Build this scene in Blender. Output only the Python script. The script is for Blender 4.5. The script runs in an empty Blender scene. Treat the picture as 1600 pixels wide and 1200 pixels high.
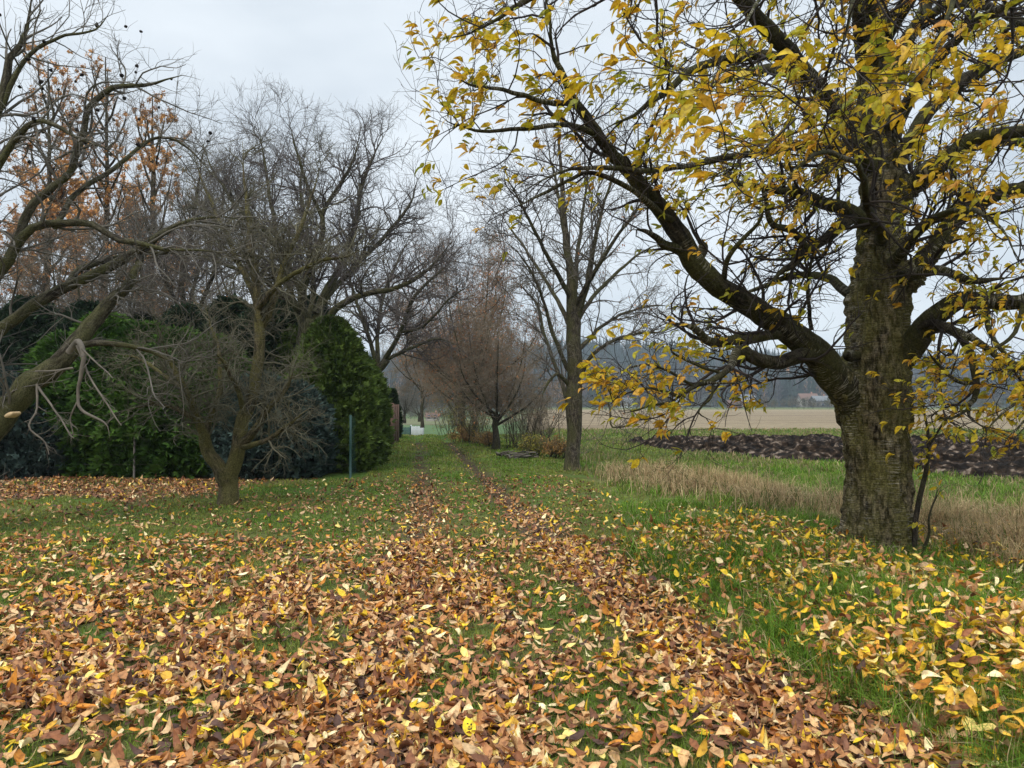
import bpy, math
import numpy as np
from mathutils import Vector
S = bpy.context.scene
R = math.radians
# ------------------------------------------------------------ camera, sky, sun, exposure
CAMZ = 1.55
F = 1155.0                      # focal length in pixels of the 1600x1200 photograph
PITCH = math.atan(32.0 / F)
cam_d = bpy.data.cameras.new('camera'); cam = bpy.data.objects.new('camera', cam_d)
S.collection.objects.link(cam); S.camera = cam
cam.location = (0, 0, CAMZ); cam.rotation_euler = (math.pi / 2 + PITCH, 0, 0)
cam_d.sensor_width = 36; cam_d.lens = 36 * F / 1600; cam_d.clip_start = 0.05; cam_d.clip_end = 6000
SUN_EL, SUN_AZ = R(48), R(200)
w = bpy.data.worlds.new('World'); S.world = w; w.use_nodes = True
nt = w.node_tree; N = nt.nodes; L = nt.links; N.clear()
out = N.new('ShaderNodeOutputWorld'); bg = N.new('ShaderNodeBackground')
sky = N.new('ShaderNodeTexSky'); sky.sky_type = 'NISHITA'; sky.sun_disc = False
sky.sun_elevation = SUN_EL; sky.sun_rotation = SUN_AZ; sky.dust_density = 3
skm = N.new('ShaderNodeVectorMath'); skm.operation = 'SCALE'; skm.inputs[3].default_value = 0.10
L.new(sky.outputs[0], skm.inputs[0])
tc = N.new('ShaderNodeTexCoord'); mp = N.new('ShaderNodeMapping'); mp.inputs[3].default_value = (1, 1, 2.6)
no = N.new('ShaderNodeTexNoise'); no.inputs['Scale'].default_value = 2.3; no.inputs['Detail'].default_value = 5
L.new(tc.outputs['Generated'], mp.inputs[0]); L.new(mp.outputs[0], no.inputs[0])
cr = N.new('ShaderNodeValToRGB'); L.new(no.outputs[0], cr.inputs[0])
cr.color_ramp.elements[0].position = .32; cr.color_ramp.elements[0].color = (.52, .585, .65, 1)
cr.color_ramp.elements[1].position = .68; cr.color_ramp.elements[1].color = (.78, .835, .88, 1)
sep = N.new('ShaderNodeSeparateXYZ'); L.new(tc.outputs['Generated'], sep.inputs[0])
zr = N.new('ShaderNodeMapRange'); zr.interpolation_type = 'SMOOTHSTEP'
L.new(sep.outputs[2], zr.inputs[0])
for i, v in ((1, .5), (2, 1.0), (3, 1.0), (4, 2.7)): zr.inputs[i].default_value = v
mc = N.new('ShaderNodeVectorMath'); mc.operation = 'SCALE'; L.new(cr.outputs[0], mc.inputs[0]); L.new(zr.outputs[0], mc.inputs[3])
mx = N.new('ShaderNodeMix'); mx.data_type = 'RGBA'; mx.inputs[0].default_value = .9
L.new(skm.outputs[0], mx.inputs[6]); L.new(mc.outputs[0], mx.inputs[7])
L.new(mx.outputs[2], bg.inputs[0]); bg.inputs[1].default_value = 1.0; L.new(bg.outputs[0], out.inputs[0])
sl = bpy.data.lights.new('sun', 'SUN'); sl.energy = 1.4; sl.angle = R(14); sl.color = (1, .95, .87)
so = bpy.data.objects.new('sun', sl); S.collection.objects.link(so)
sd = Vector((math.sin(SUN_AZ) * math.cos(SUN_EL), math.cos(SUN_AZ) * math.cos(SUN_EL), math.sin(SUN_EL)))
so.rotation_euler = sd.to_track_quat('Z', 'Y').to_euler(); so.location = (0, -5, 30)
S.view_settings.view_transform = 'Standard'; S.view_settings.look = 'None'
S.view_settings.exposure = 0.38; S.view_settings.gamma = 1.0
S.cycles.max_bounces = 5; S.cycles.diffuse_bounces = 3; S.cycles.transparent_max_bounces = 8
S.cycles.volume_bounces = 0; S.cycles.use_denoising = True

rng = np.random.default_rng(11)
COL = S.collection
# ------------------------------------------------------------ maths helpers
def P(px, py, d):
    u = (px - 800) / F; v = (600 - py) / F
    y = math.cos(PITCH) - v * math.sin(PITCH); z = math.sin(PITCH) + v * math.cos(PITCH)
    k = d / y
    return np.array([u * k, d, CAMZ + z * k])
def proj(p):
    dy = np.maximum(p[..., 1] * math.cos(PITCH) + (p[..., 2] - CAMZ) * math.sin(PITCH), .05)
    dz = -p[..., 1] * math.sin(PITCH) + (p[..., 2] - CAMZ) * math.cos(PITCH)
    return 800 + p[..., 0] / dy * F, 600 - dz / dy * F
def hsh(ix, iy, iz):
    h = (ix.astype(np.int64) * 374761393 + iy.astype(np.int64) * 668265263 + iz.astype(np.int64) * 2147483647 + 12345) & 0xffffffff
    h = ((h ^ (h >> 13)) * 1274126177) & 0xffffffff
    h = (h ^ (h >> 16)) * 2246822519 & 0xffffffff
    return ((h ^ (h >> 15)) & 0xffffff) / float(0xffffff)
def vn(x, y, z=None):
    x = np.asarray(x, float); y = np.asarray(y, float); z = np.zeros_like(x) if z is None else np.asarray(z, float)
    ix, iy, iz = np.floor(x), np.floor(y), np.floor(z)
    fx, fy, fz = x - ix, y - iy, z - iz
    fx = fx * fx * (3 - 2 * fx); fy = fy * fy * (3 - 2 * fy); fz = fz * fz * (3 - 2 * fz)
    r = 0
    for a in (0, 1):
        for b in (0, 1):
            for c in (0, 1):
                r = r + hsh(ix + a, iy + b, iz + c) * (fx if a else 1 - fx) * (fy if b else 1 - fy) * (fz if c else 1 - fz)
    return r
def fbm(x, y, z=None, o=4):
    s, a, t = 0, .5, 0
    for i in range(o):
        s = s + a * vn(x * 2 ** i + 17.3 * i, y * 2 ** i + 5.1 * i, None if z is None else z * 2 ** i); t += a; a *= .5
    return s / t
def sstep(a, b, x):
    t = np.clip((np.asarray(x, float) - a) / (b - a), 0, 1); return t * t * (3 - 2 * t)
def nrm(v): return v / np.maximum(np.linalg.norm(v, axis=-1, keepdims=True), 1e-9)
def U(a, b, n=None): return rng.uniform(a, b, n)
# ------------------------------------------------------------ mesh helpers
class Geo:
    def __init__(s): s.v = []; s.f3 = []; s.f4 = []; s.c = []; s.b = []; s.n = 0
    def add(s, v, f3=None, f4=None, c=None, b=None):
        v = np.asarray(v, np.float32).reshape(-1, 3)
        if f3 is not None and len(f3): s.f3.append(np.asarray(f3, np.int64).reshape(-1, 3) + s.n)
        if f4 is not None and len(f4): s.f4.append(np.asarray(f4, np.int64).reshape(-1, 4) + s.n)
        s.c.append(np.ones((len(v), 3), np.float32) if c is None else np.broadcast_to(np.asarray(c, np.float32), (len(v), 3)))
        s.b.append(np.zeros((len(v), 3), np.float32) if b is None else np.asarray(b, np.float32))
        s.v.append(v); s.n += len(v)
    def box(s, x0, x1, y0, y1, z0, z1, c=None):
        v = [(x, y, z) for x in (x0, x1) for y in (y0, y1) for z in (z0, z1)]
        s.add(v, f4=[(0, 1, 3, 2), (4, 6, 7, 5), (0, 4, 5, 1), (2, 3, 7, 6), (0, 2, 6, 4), (1, 5, 7, 3)], c=c)
    def build(s, name, mat, parent=None, origin=(0, 0, 0), smooth=True):
        v = np.concatenate(s.v) - np.asarray(origin, np.float32)
        f3 = np.concatenate(s.f3) if s.f3 else np.zeros((0, 3), np.int64)
        f4 = np.concatenate(s.f4) if s.f4 else np.zeros((0, 4), np.int64)
        me = bpy.data.meshes.new(name)
        me.vertices.add(len(v)); me.vertices.foreach_set('co', v.astype(np.float32).ravel())
        lp = np.concatenate([f3.ravel(), f4.ravel()]).astype(np.int32)
        me.loops.add(len(lp)); me.loops.foreach_set('vertex_index', lp)
        me.polygons.add(len(f3) + len(f4))
        st = np.concatenate([np.arange(len(f3)) * 3, len(f3) * 3 + np.arange(len(f4)) * 4]).astype(np.int32)
        me.polygons.foreach_set('loop_start', st)
        me.polygons.foreach_set('loop_total', np.concatenate([np.full(len(f3), 3), np.full(len(f4), 4)]).astype(np.int32))
        if smooth: me.polygons.foreach_set('use_smooth', np.ones(len(f3) + len(f4), bool))
        a = me.attributes.new('col', 'FLOAT_COLOR', 'POINT')
        c = np.concatenate(s.c); a.data.foreach_set('color', np.concatenate([c, np.ones((len(c), 1))], 1).astype(np.float32).ravel())
        a = me.attributes.new('bark', 'FLOAT_VECTOR', 'POINT'); a.data.foreach_set('vector', np.concatenate(s.b).astype(np.float32).ravel())
        me.update(calc_edges=True); me.materials.append(mat)
        o = bpy.data.objects.new(name, me); COL.objects.link(o)
        if parent is not None: o.parent = parent
        else: o.location = origin
        return o
def tag(o, label=None, cat=None, group=None, kind=None):
    if label: o['label'] = label
    if cat: o['category'] = cat
    if group: o['group'] = group
    if kind: o['kind'] = kind
    return o
def thing(name, loc, label, cat, group=None):
    o = bpy.data.objects.new(name, None); o.empty_display_size = .2; COL.objects.link(o); o.location = tuple(loc)
    return tag(o, label, cat, group)
def tubes(g, pts, rad, S_=3, c=None, cap=False, mod=None):
    """pts (N,K,3), rad (N,K): sweep all at once"""
    n, K, _ = pts.shape
    t = nrm(np.gradient(pts, axis=1))
    md = nrm(pts[:, -1] - pts[:, 0]); ax = np.where(np.abs(md[:, 2:3]) < .75, np.array([[0, 0, 1.]]), np.array([[1., 0, 0]]))
    ref = nrm(np.cross(md, ax))[:, None, :]
    u = nrm(ref - (ref * t).sum(-1, keepdims=True) * t); vv = np.cross(t, u)
    th = np.arange(S_) / S_ * 2 * np.pi
    rr = rad[:, :, None] * np.ones(S_)
    ln = np.concatenate([np.zeros((n, 1)), np.cumsum(np.linalg.norm(np.diff(pts, axis=1), axis=-1), 1)], 1)
    b = np.stack([np.cos(th)[None, None] * rad[..., None], np.sin(th)[None, None] * rad[..., None], ln[..., None] + np.zeros(S_)], -1)
    b = b + rng.uniform(0, 40, (n, 1, 1, 3))
    if mod is not None: rr = mod(rr, th, ln, b)
    V = pts[:, :, None] + u[:, :, None] * (np.cos(th)[:, None]) * rr[..., None] + vv[:, :, None] * (np.sin(th)[:, None]) * rr[..., None]
    i = (np.arange(n)[:, None, None] * K + np.arange(K - 1)[None, :, None]) * S_
    j = np.arange(S_)[None, None]; j2 = (j + 1) % S_
    f = np.stack([i + j, i + j2, i + S_ + j2, i + S_ + j], -1).reshape(-1, 4)
    if c is not None and np.ndim(c) > 1: c = np.repeat(c, K * S_, 0)
    g.add(V.reshape(-1, 3), f4=f, c=c, b=b.reshape(-1, 3))
    if cap:
        for e in (0, K - 1):
            base = (np.arange(n) * K + e) * S_
            for q in range(1, S_ - 1):
                g.f3.append((np.stack([base, base + q, base + q + 1], 1)) + g.n - n * K * S_)
def resample(pts, rad, K):
    pts = np.asarray(pts, float); rad = np.asarray(rad, float)
    d = np.r_[0, np.cumsum(np.linalg.norm(np.diff(pts, axis=0), axis=1))]
    # catmull-rom through the traced points
    P0 = np.vstack([2 * pts[0] - pts[1], pts, 2 * pts[-1] - pts[-2]])
    s = np.linspace(0, d[-1], K); i = np.clip(np.searchsorted(d, s, 'right') - 1, 0, len(pts) - 2)
    t = ((s - d[i]) / np.maximum(d[i + 1] - d[i], 1e-6))[:, None]
    a, b, c, e = P0[i], P0[i + 1], P0[i + 2], P0[i + 3]
    q = .5 * (2 * b + (c - a) * t + (2 * a - 5 * b + 4 * c - e) * t ** 2 + (3 * b - a - 3 * c + e) * t ** 3)
    return q, np.interp(s, d, rad)
def spawn(pp, pr, nch, length, ang=(35, 65), K=5, t0=.15, wander=.25, up=0., rk=.6, rmax=.05, rmin=.002, taper=.25, tt=.5, curl=0., keep=None):
    """children of parents pp (N,K0,3) pr (N,K0) -> pts, rad, colour-free"""
    n, K0, _ = pp.shape
    if np.ndim(nch) == 0: nch = np.full(n, nch)
    idx = np.repeat(np.arange(n), nch); m = len(idx)
    t = rng.uniform(t0, 1, m) * (K0 - 1); i = np.minimum(t.astype(int), K0 - 2); f = (t - i)
    o = pp[idx, i] * (1 - f)[:, None] + pp[idx, i + 1] * f[:, None]
    r0 = pr[idx, i] * (1 - f) + pr[idx, i + 1] * f
    d = nrm(pp[idx, i + 1] - pp[idx, i])
    a = np.radians(rng.uniform(*ang, m)); s = nrm(np.cross(d, rng.normal(size=(m, 3))))
    dr = nrm(d * np.cos(a)[:, None] + s * np.sin(a)[:, None] + np.array([0, 0, 1.]) * up)
    plen = np.linalg.norm(np.diff(pp, axis=1), axis=-1).sum(1)[idx]
    if isinstance(length, tuple): Ln = rng.uniform(length[0], length[1], m)
    else: Ln = plen * length * rng.uniform(.6, 1.25, m)
    Ln = Ln * (1 - tt * (t / (K0 - 1)))
    rr = np.clip(r0 * rk, rmin, rmax)
    pts = np.empty((m, K, 3)); pts[:, 0] = o; st = (Ln / (K - 1))[:, None]
    wv = rng.normal(size=(m, 3)) * wander
    for k in range(1, K):
        wv = wv * .5 + rng.normal(size=(m, 3)) * wander
        dr = nrm(dr + wv + np.array([0, 0, 1.]) * (up * .3 + curl))
        pts[:, k] = pts[:, k - 1] + dr * st
    rad = rr[:, None] * np.linspace(1, taper, K)[None]
    ok = np.ones(m, bool)
    ok &= np.linalg.norm(pts - np.array([0, 0, CAMZ]), axis=-1).min(1) > 2.0
    ok &= pts[..., 2].min(1) > .08
    if keep is not None: ok &= keep(pts)
    return pts[ok], rad[ok]
LOBE = np.array([0, .10, .30, .55, .80, 1.0])
WID = np.array([0, .55, .95, 1.0, .58, 0.0])
def leafs(g, pos, dirs, nor, ln, wd, c, fold=.25, bend=.2, lod=0, pet=False, wob=.0):
    """curled ovate leaves, vectorised. pos base point, dirs axis, nor face normal"""
    n = len(pos); dirs = nrm(dirs); side = nrm(np.cross(nor, dirs)); nor = np.cross(dirs, side)
    ln = np.broadcast_to(ln, n)[:, None]; wd = np.broadcast_to(wd, n)[:, None] * .5
    fold = np.broadcast_to(fold, n)[:, None]; bend = np.broadcast_to(bend, n)[:, None]
    c = np.broadcast_to(c, (n, 3))
    if lod == 2:
        V = np.stack([pos, pos + dirs * ln * .5 + side * wd + nor * fold * wd, pos + dirs * ln - nor * bend * ln * .5, pos + dirs * ln * .5 - side * wd + nor * fold * wd], 1)
        b = np.arange(n)[:, None] * 4
        g.add(V.reshape(-1, 3), f3=np.concatenate([b + [0, 1, 2], b + [0, 2, 3]]), c=np.repeat(c, 4, 0)); return
    tt = LOBE if lod == 0 else np.array([0, .3, .7, 1.]); ww = WID if lod == 0 else np.array([0, 1., .85, 0])
    vs = []; cs = []
    tw = rng.uniform(-.5, .5, (n, 1)) * (1 if lod == 0 else .4)
    for k, (t, q) in enumerate(zip(tt, ww)):
        ctr = pos + dirs * ln * (t - .35 * np.abs(bend) * t * t) + nor * (-bend * ln * (t * t - .25 * t))
        ang = tw * t; sd = side * np.cos(ang) + nor * np.sin(ang); nn = nor * np.cos(ang) - side * np.sin(ang)
        if q == 0: vs.append(ctr); cs.append(c * .95); continue
        wb = rng.uniform(-1, 1, (n, 2)) * wob
        h = fold * wd * q
        vs += [ctr + sd * wd * q * (1 - .25 * fold) + nn * (h + wb[:, :1] * ln), ctr, ctr - sd * wd * q * (1 - .25 * fold) + nn * (h + wb[:, 1:] * ln)]
        cs += [c, np.minimum(c * 1.12, 1), c]
    M = len(vs); V = np.stack(vs, 1); C = np.stack(cs, 1)
    f3, f4 = [], []
    rows = len(tt) - 2
    f3 += [(0, 1, 2), (0, 2, 3)]
    for k in range(rows - 1):
        a = 1 + 3 * k; f4 += [(a, a + 3, a + 4, a + 1), (a + 1, a + 4, a + 5, a + 2)]
    a = 1 + 3 * (rows - 1); f3 += [(a, M - 1, a + 1), (a + 1, M - 1, a + 2)]
    b = np.arange(n)[:, None] * M
    g.add(V.reshape(-1, 3), f3=np.concatenate([b + np.array(q) for q in f3]), f4=np.concatenate([b + np.array(q) for q in f4]) if f4 else None, c=C.reshape(-1, 3))
    if pet:
        e = pos - dirs * ln * .3 + nor * ln * rng.uniform(-.02, .12, (n, 1)); q = side * .0012
        V = np.stack([pos + q, pos - q, e - q, e + q], 1); b = np.arange(n)[:, None] * 4
        g.add(V.reshape(-1, 3), f4=b + np.array([0, 1, 2, 3]), c=np.repeat(c * .6, 4, 0))
# ------------------------------------------------------------ materials
def M(name, rough=.8, spec=.3):
    m = bpy.data.materials.new(name); m.use_nodes = True; b = m.node_tree.nodes['Principled BSDF']
    b.inputs['Roughness'].default_value = rough; b.inputs['Specular IOR Level'].default_value = spec
    return m, m.node_tree.nodes, m.node_tree.links, b
def attr(N, n):
    a = N.new('ShaderNodeAttribute'); a.attribute_name = n; return a
def noise(N, L, vec, sc, det=4, scale3=None):
    if scale3:
        mp = N.new('ShaderNodeMapping'); mp.inputs[3].default_value = scale3; L.new(vec, mp.inputs[0]); vec = mp.outputs[0]
    t = N.new('ShaderNodeTexNoise'); t.inputs['Scale'].default_value = sc; t.inputs['Detail'].default_value = det; L.new(vec, t.inputs[0]); return t.outputs[0]
def ramp(N, L, fac, stops):
    r = N.new('ShaderNodeValToRGB'); L.new(fac, r.inputs[0]); e = r.color_ramp.elements
    while len(e) < len(stops): e.new(.5)
    for q, (p, c) in zip(e, stops): q.position = p; q.color = (*c, 1) if len(c) == 3 else c
    return r.outputs[0]
def mix(N, L, f, a, b, mode='MIX'):
    m = N.new('ShaderNodeMix'); m.data_type = 'RGBA'; m.blend_type = mode
    for i, x in ((0, f), (6, a), (7, b)):
        if hasattr(x, 'default_value') or hasattr(x, 'links'): L.new(x, m.inputs[i])
        elif i == 0: m.inputs[0].default_value = x
        else: m.inputs[i].default_value = (*x, 1)
    return m.outputs[2]
def bump(N, L, h, b, s=.5, d=.01):
    q = N.new('ShaderNodeBump'); q.inputs['Strength'].default_value = s; q.inputs['Distance'].default_value = d; L.new(h, q.inputs['Height']); L.new(q.outputs[0], b.inputs['Normal'])
def leafmat(name, trans=.35, rough=.55, sc=60, tint=(1, 1, 1), spec=.3):
    m, N, L, b = M(name, rough, spec); a = attr(N, 'col'); g = N.new('ShaderNodeNewGeometry')
    v = noise(N, L, g.outputs['Position'], sc, 3)
    c = mix(N, L, 1.0, a.outputs['Color'], ramp(N, L, v, [(.32, (.55, .48, .45)), (.48, (.95, .93, .9)), (.68, (1.2, 1.18, 1.15))]), 'MULTIPLY')
    c = mix(N, L, 1.0, c, tint, 'MULTIPLY')
    L.new(c, b.inputs['Base Color'])
    if trans:
        t = N.new('ShaderNodeBsdfTranslucent'); L.new(c, t.inputs[0]); s = N.new('ShaderNodeMixShader'); s.inputs[0].default_value = trans
        o = [x for x in N if x.type == 'OUTPUT_MATERIAL'][0]; L.new(b.outputs[0], s.inputs[1]); L.new(t.outputs[0], s.inputs[2]); L.new(s.outputs[0], o.inputs[0])
    return m
def barkmat(name, dark, mid, moss, mossamt=.5, lent=False, bs=.8, dist=.012, scale=1.):
    m, N, L, b = M(name, .9, .15); a = attr(N, 'bark').outputs['Vector']
    fis = noise(N, L, a, 1, 6, (30 * scale, 30 * scale, 9 * scale)); fine = noise(N, L, a, 1, 5, (70, 70, 60))
    big = noise(N, L, a, 1, 3, (4, 4, 2.2))
    c = ramp(N, L, fis, [(.42, dark), (.60, mid)])
    mf = ramp(N, L, big, [(.5 - .22 * mossamt - .02, (0, 0, 0)), (.72 - .2 * mossamt, (1, 1, 1))])
    mm = N.new('ShaderNodeMath'); mm.operation = 'MULTIPLY'; L.new(mf, mm.inputs[0]); mm.inputs[1].default_value = .75
    c = mix(N, L, mm.outputs[0], c, moss)
    h = fis; up_ = N.new('ShaderNodeSeparateXYZ')
    if lent:
        le = noise(N, L, a, 1, 4, (7, 7, 85)); zone = noise(N, L, a, 1, 2, (5, 5, 1.6))
        lm = N.new('ShaderNodeMath'); lm.operation = 'MULTIPLY'
        L.new(ramp(N, L, le, [(.53, (0, 0, 0)), (.6, (1, 1, 1))]), lm.inputs[0]); L.new(ramp(N, L, zone, [(.5, (.04, .04, .04)), (.62, (.6, .6, .6))]), lm.inputs[1])
        c = mix(N, L, lm.outputs[0], c, (.38, .35, .29))
        ad = N.new('ShaderNodeMath'); ad.operation = 'MULTIPLY_ADD'; L.new(le, ad.inputs[0]); ad.inputs[1].default_value = .55; L.new(fis, ad.inputs[2]); h = ad.outputs[0]
    c = mix(N, L, 1., c, ramp(N, L, fine, [(.35, (.5, .5, .5)), (.65, (1.35, 1.35, 1.35))]), 'MULTIPLY')
    L.new(c, b.inputs['Base Color']); bump(N, L, h, b, bs, dist); return m
def plain(name, c, rough=.8, var=.25, sc=8, bs=0, spec=.3):
    m, N, L, b = M(name, rough, spec); g = N.new('ShaderNodeNewGeometry'); v = noise(N, L, g.outputs['Position'], sc, 5)
    cc = mix(N, L, 1., c, ramp(N, L, v, [(.3, (1 - var,) * 3), (.7, (1 + var,) * 3)]), 'MULTIPLY'); L.new(cc, b.inputs['Base Color'])
    if bs: bump(N, L, v, b, bs, .02)
    return m
MT = dict(
    cherry=barkmat('cherry_bark', (.014, .010, .006), (.185, .15, .095), (.13, .12, .035), .62, True, 1.0, .035),
    cherryb=barkmat('cherry_bough_bark', (.009, .007, .005), (.045, .036, .024), (.05, .05, .013), .6, True, .8, .01),
    walnut=barkmat('walnut_bark', (.028, .022, .016), (.10, .088, .062), (.08, .08, .03), .5, False, .8, .012),
    plum=barkmat('plum_bark', (.03, .024, .016), (.12, .095, .058), (.11, .10, .03), .7, False, .8, .01),
    linden=barkmat('linden_bark', (.028, .022, .016), (.105, .088, .064), (.07, .068, .026), .55, False, .8, .01),
    dim=barkmat('dark_bark', (.025, .02, .017), (.07, .057, .045), (.05, .05, .022), .4, False, .6, .01),
    twig=plain('dark_twig', (.03, .023, .02), .85, .3, 5),
    twigp=plain('purple_twig', (.105, .09, .074), .85, .3, 3),
    twigb=plain('red_brown_twig', (.19, .145, .10), .85, .3, 3),
    twigg=plain('lichen_twig', (.11, .10, .065), .85, .4, 3),
    farwig=plain('pale_twig', (.095, .08, .074), .85, .3, 3),
    twigl=plain('grey_twig', (.12, .108, .09), .85, .35, 3),
    dead=plain('dead_wood', (.13, .112, .09), .85, .35, 6),
    leaf=leafmat('yellow_leaf', .42, .45, 50),
    litter=leafmat('fallen_leaf', .12, .6, 45, tint=(1.06, 1.04, .98)),
    grass=leafmat('grass_blade', .25, .6, 6, spec=.15), con=leafmat('conifer_spray', .15, .7, 9, spec=.15), farleaf=leafmat('far_foliage', .2, .8, .5, spec=.1),
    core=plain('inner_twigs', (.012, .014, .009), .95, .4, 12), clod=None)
# ------------------------------------------------------------ the lie of the land
def rutR(y): return np.interp(y, [2, 3, 4.5, 6, 8.2, 12.1, 18.3, 31, 47, 60], [1.32, 1.25, 1.09, .83, .43, -.1, -.95, -2.7, -4.9, -6.7])
def rutL(y): return np.interp(y, [2, 5.6, 7.85, 11.3, 16.6, 26.3, 47, 60], [-.8, -.87, -1.02, -1.32, -2.0, -3.3, -6.1, -8])
def bankL(y): return np.minimum(bankE(y), np.interp(y, [3, 4.2, 5.5], [1.45, 1.5, 1.6]))
def bankE(y): return np.interp(y, [1, 3, 4, 5.8, 7.5, 11.3, 15, 18], [2.3, 2.15, 1.85, 1.5, 1.3, 1.55, 1.6, 1.8])
def dryline(x): return np.interp(x, [1.2, 2.5, 3.9, 5, 7, 12], [16, 14.3, 11.2, 7.4, 5.4, 3])      # middle of the dry margin
def ploughlow(x): return np.interp(x, [4.4, 5.5, 8.3, 10, 13, 30], [31, 25, 19.5, 15.3, 13.0, 9])
def H(x, y):
    x = np.asarray(x, float); y = np.asarray(y, float)
    near = 1 - sstep(25, 60, y)
    z = (fbm(x * .5 + 3, y * .5, o=3) - .5) * .10 * near + (fbm(x * 3, y * 3, o=2) - .5) * .03 * near
    rr = np.abs(x - rutR(y)); rl = np.abs(x - rutL(y)); fade = 1 - sstep(40, 55, y)
    z = z - .06 * np.exp(-(rr / .22) ** 2) * fade - .045 * np.exp(-(rl / .25) ** 2) * fade
    z = z + .13 * sstep(0, .9, x - bankE(y)) * (1 - sstep(2.9, 4.0, x)) * (1 - sstep(9, 15, y))
    z = z - (1.5 * sstep(36, 58, y) + 3.0 * sstep(90, 250, y)) * (1 - sstep(-.02, .05, x / np.maximum(y, 1))) * (1 - sstep(330, 430, y))
    z = z + 46 * sstep(430, 900, y) * (1 + .22 * np.sin(x / 170 + 1) + .1 * np.sin(x / 60)) - .03 * 0
    return z
def thick(x, y):          # how thickly the leaves lie, 0..1
    n = fbm(x * 1.7 + 9, y * 1.1, o=3); n2 = fbm(x * .5 + 2, y * .5 + 4, o=2)
    left = sstep(.5, -.1, x) * (1 - sstep(5.4, 9.0, y + (n2 - .5) * 4 - np.clip(x + 2.2, -2.5, 1.0) * -1.1 * -1))
    n3 = fbm(x * 3.2 + 1, y * 2.6, o=3); d = 1.0 * left * sstep(.30, .52, n + .08) * (.06 + .94 * sstep(.37, .50, n3))
    d = np.maximum(d, 1.2 * np.exp(-((x - rutR(y) - .1) / .36) ** 2) * (1 - sstep(10, 13, y)))
    d = np.maximum(d, .85 * np.exp(-((x - rutL(y)) / .4) ** 2) * (1 - sstep(11, 16, y)))
    mid = np.exp(-((x - np.interp(y, [3, 4.5, 8, 12, 18], [.52, .52, -.2, -.62, -1.5])) / .27) ** 2)
    d = d * (1 - .84 * mid)
    d = np.maximum(d, .30 * (1 - sstep(13, 17, y)) * sstep(-5, -3, x) * sstep(2, 1, x) * (.4 + n))
    bk = sstep(0, .4, x - bankL(y)) * (1 - sstep(9.5, 11.5, y)) * (1 - sstep(6.5, 8, x))
    d = np.maximum(d, bk * (.26 + .8 * sstep(5.2, 3.7, y)) * sstep(.28, .52, n + .06 + .2 * sstep(5, 3.6, y)))
    hed = sstep(11.2, 12.6, y + (n - .5) * 3) * (1 - sstep(15.6, 16.2, y)) * sstep(-4.6, -5.6, x)
    d = np.maximum(d, .95 * hed)
    d = np.maximum(d, .22 * sstep(0, -2, x) * (1 - sstep(11, 12, y)))
    d = np.maximum(d, (.8 - .55 * sstep(12, 17, y)) * np.exp(-((x - rutL(y)) / .22) ** 2) * (1 - sstep(30, 40, y)))
    d = np.maximum(d, (.8 - .55 * sstep(12, 17, y)) * np.exp(-((x - rutR(y)) / .2) ** 2) * (1 - sstep(30, 40, y)))
    return np.clip(d, 0, 1)
def grid(xs, ys, zf):
    X, Y = np.meshgrid(xs, ys); Z = zf(X, Y); nx, ny = len(xs), len(ys)
    i = (np.arange(ny - 1)[:, None] * nx + np.arange(nx - 1)[None]).ravel()
    return np.stack([X, Y, Z], -1).reshape(-1, 3), np.stack([i, i + 1, i + nx + 1, i + nx], 1)
ys = np.r_[-30, -15, -8, -4, -2, np.arange(0, 20, .08), np.geomspace(20, 1300, 330), 1700]
xp = np.r_[np.arange(0, 6, .08), np.geomspace(6, 1500, 210)]
xs = np.r_[-xp[:0:-1], xp]
v, f = grid(xs, ys, H); x, y = v[:, 0], v[:, 1]
g = Geo()
n1 = fbm(x * .9, y * .9, o=4); n2 = fbm(x * 4, y * 4, o=3)
c = np.empty((len(v), 3))
green = np.array([.065, .12, .02]); olive = np.array([.115, .125, .035]); soil = np.array([.10, .068, .045]); straw = np.array([.32, .25, .14])
def mixc(c, col, k): k = np.clip(k, 0, 1)[:, None]; return c * (1 - k) + np.asarray(col) * k
c[:] = green; c = mixc(c, olive, sstep(.4, .65, n1) * .7)
c = mixc(c, soil * .62, .98 * np.exp(-((x - rutR(y)) / .3) ** 2) * (1 - sstep(38, 48, y)) * sstep(.3, .45, n2 + .15))
c = mixc(c, soil * .65, .95 * np.exp(-((x - rutL(y)) / .3) ** 2) * (1 - sstep(30, 42, y)) * sstep(.3, .5, n2))
c = mixc(c, soil * 1.1, .65 * thick(x, y) * (y < 17))
c = mixc(c, soil * 1.2, .8 * sstep(14, 15.2, y) * sstep(-3.8, -4.6, x) * (y < 24))
dl = (y - dryline(x)) * sstep(.9, 1.6, x) + (1 - sstep(.9, 1.6, x)) * 99
c = mixc(c, straw * .7, np.exp(-(dl / 1.5) ** 2) * .8 * sstep(1, 3.5, x))
far_side = sstep(2, 5, x) * sstep(0, 1.5, y - dryline(x))
c = mixc(c, [.085, .12, .028], far_side * .6 * (y < 48)); c = mixc(c, soil * 1.5, far_side * sstep(.42, .55, fbm(x * .7 + 4, y * .9, o=3)) * .7 * (y < 31))
c = mixc(c, [.075, .135, .025], sstep(30, 32, y) * (1 - sstep(44.5, 46, y)) * .85)
fld = sstep(44, 46, y + .05 * x) * (1 - sstep(224, 228, y)) * sstep(-1, 1, x - 1)
fn = fbm(x * .05, y * .6, o=3); c = mixc(c, [.255, .205, .135], fld); c = mixc(c, [.17, .125, .085], fld * sstep(.5, .62, fn) * .6); c = mixc(c, [.30, .25, .16], fld * sstep(130, 200, y) * .5)
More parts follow.
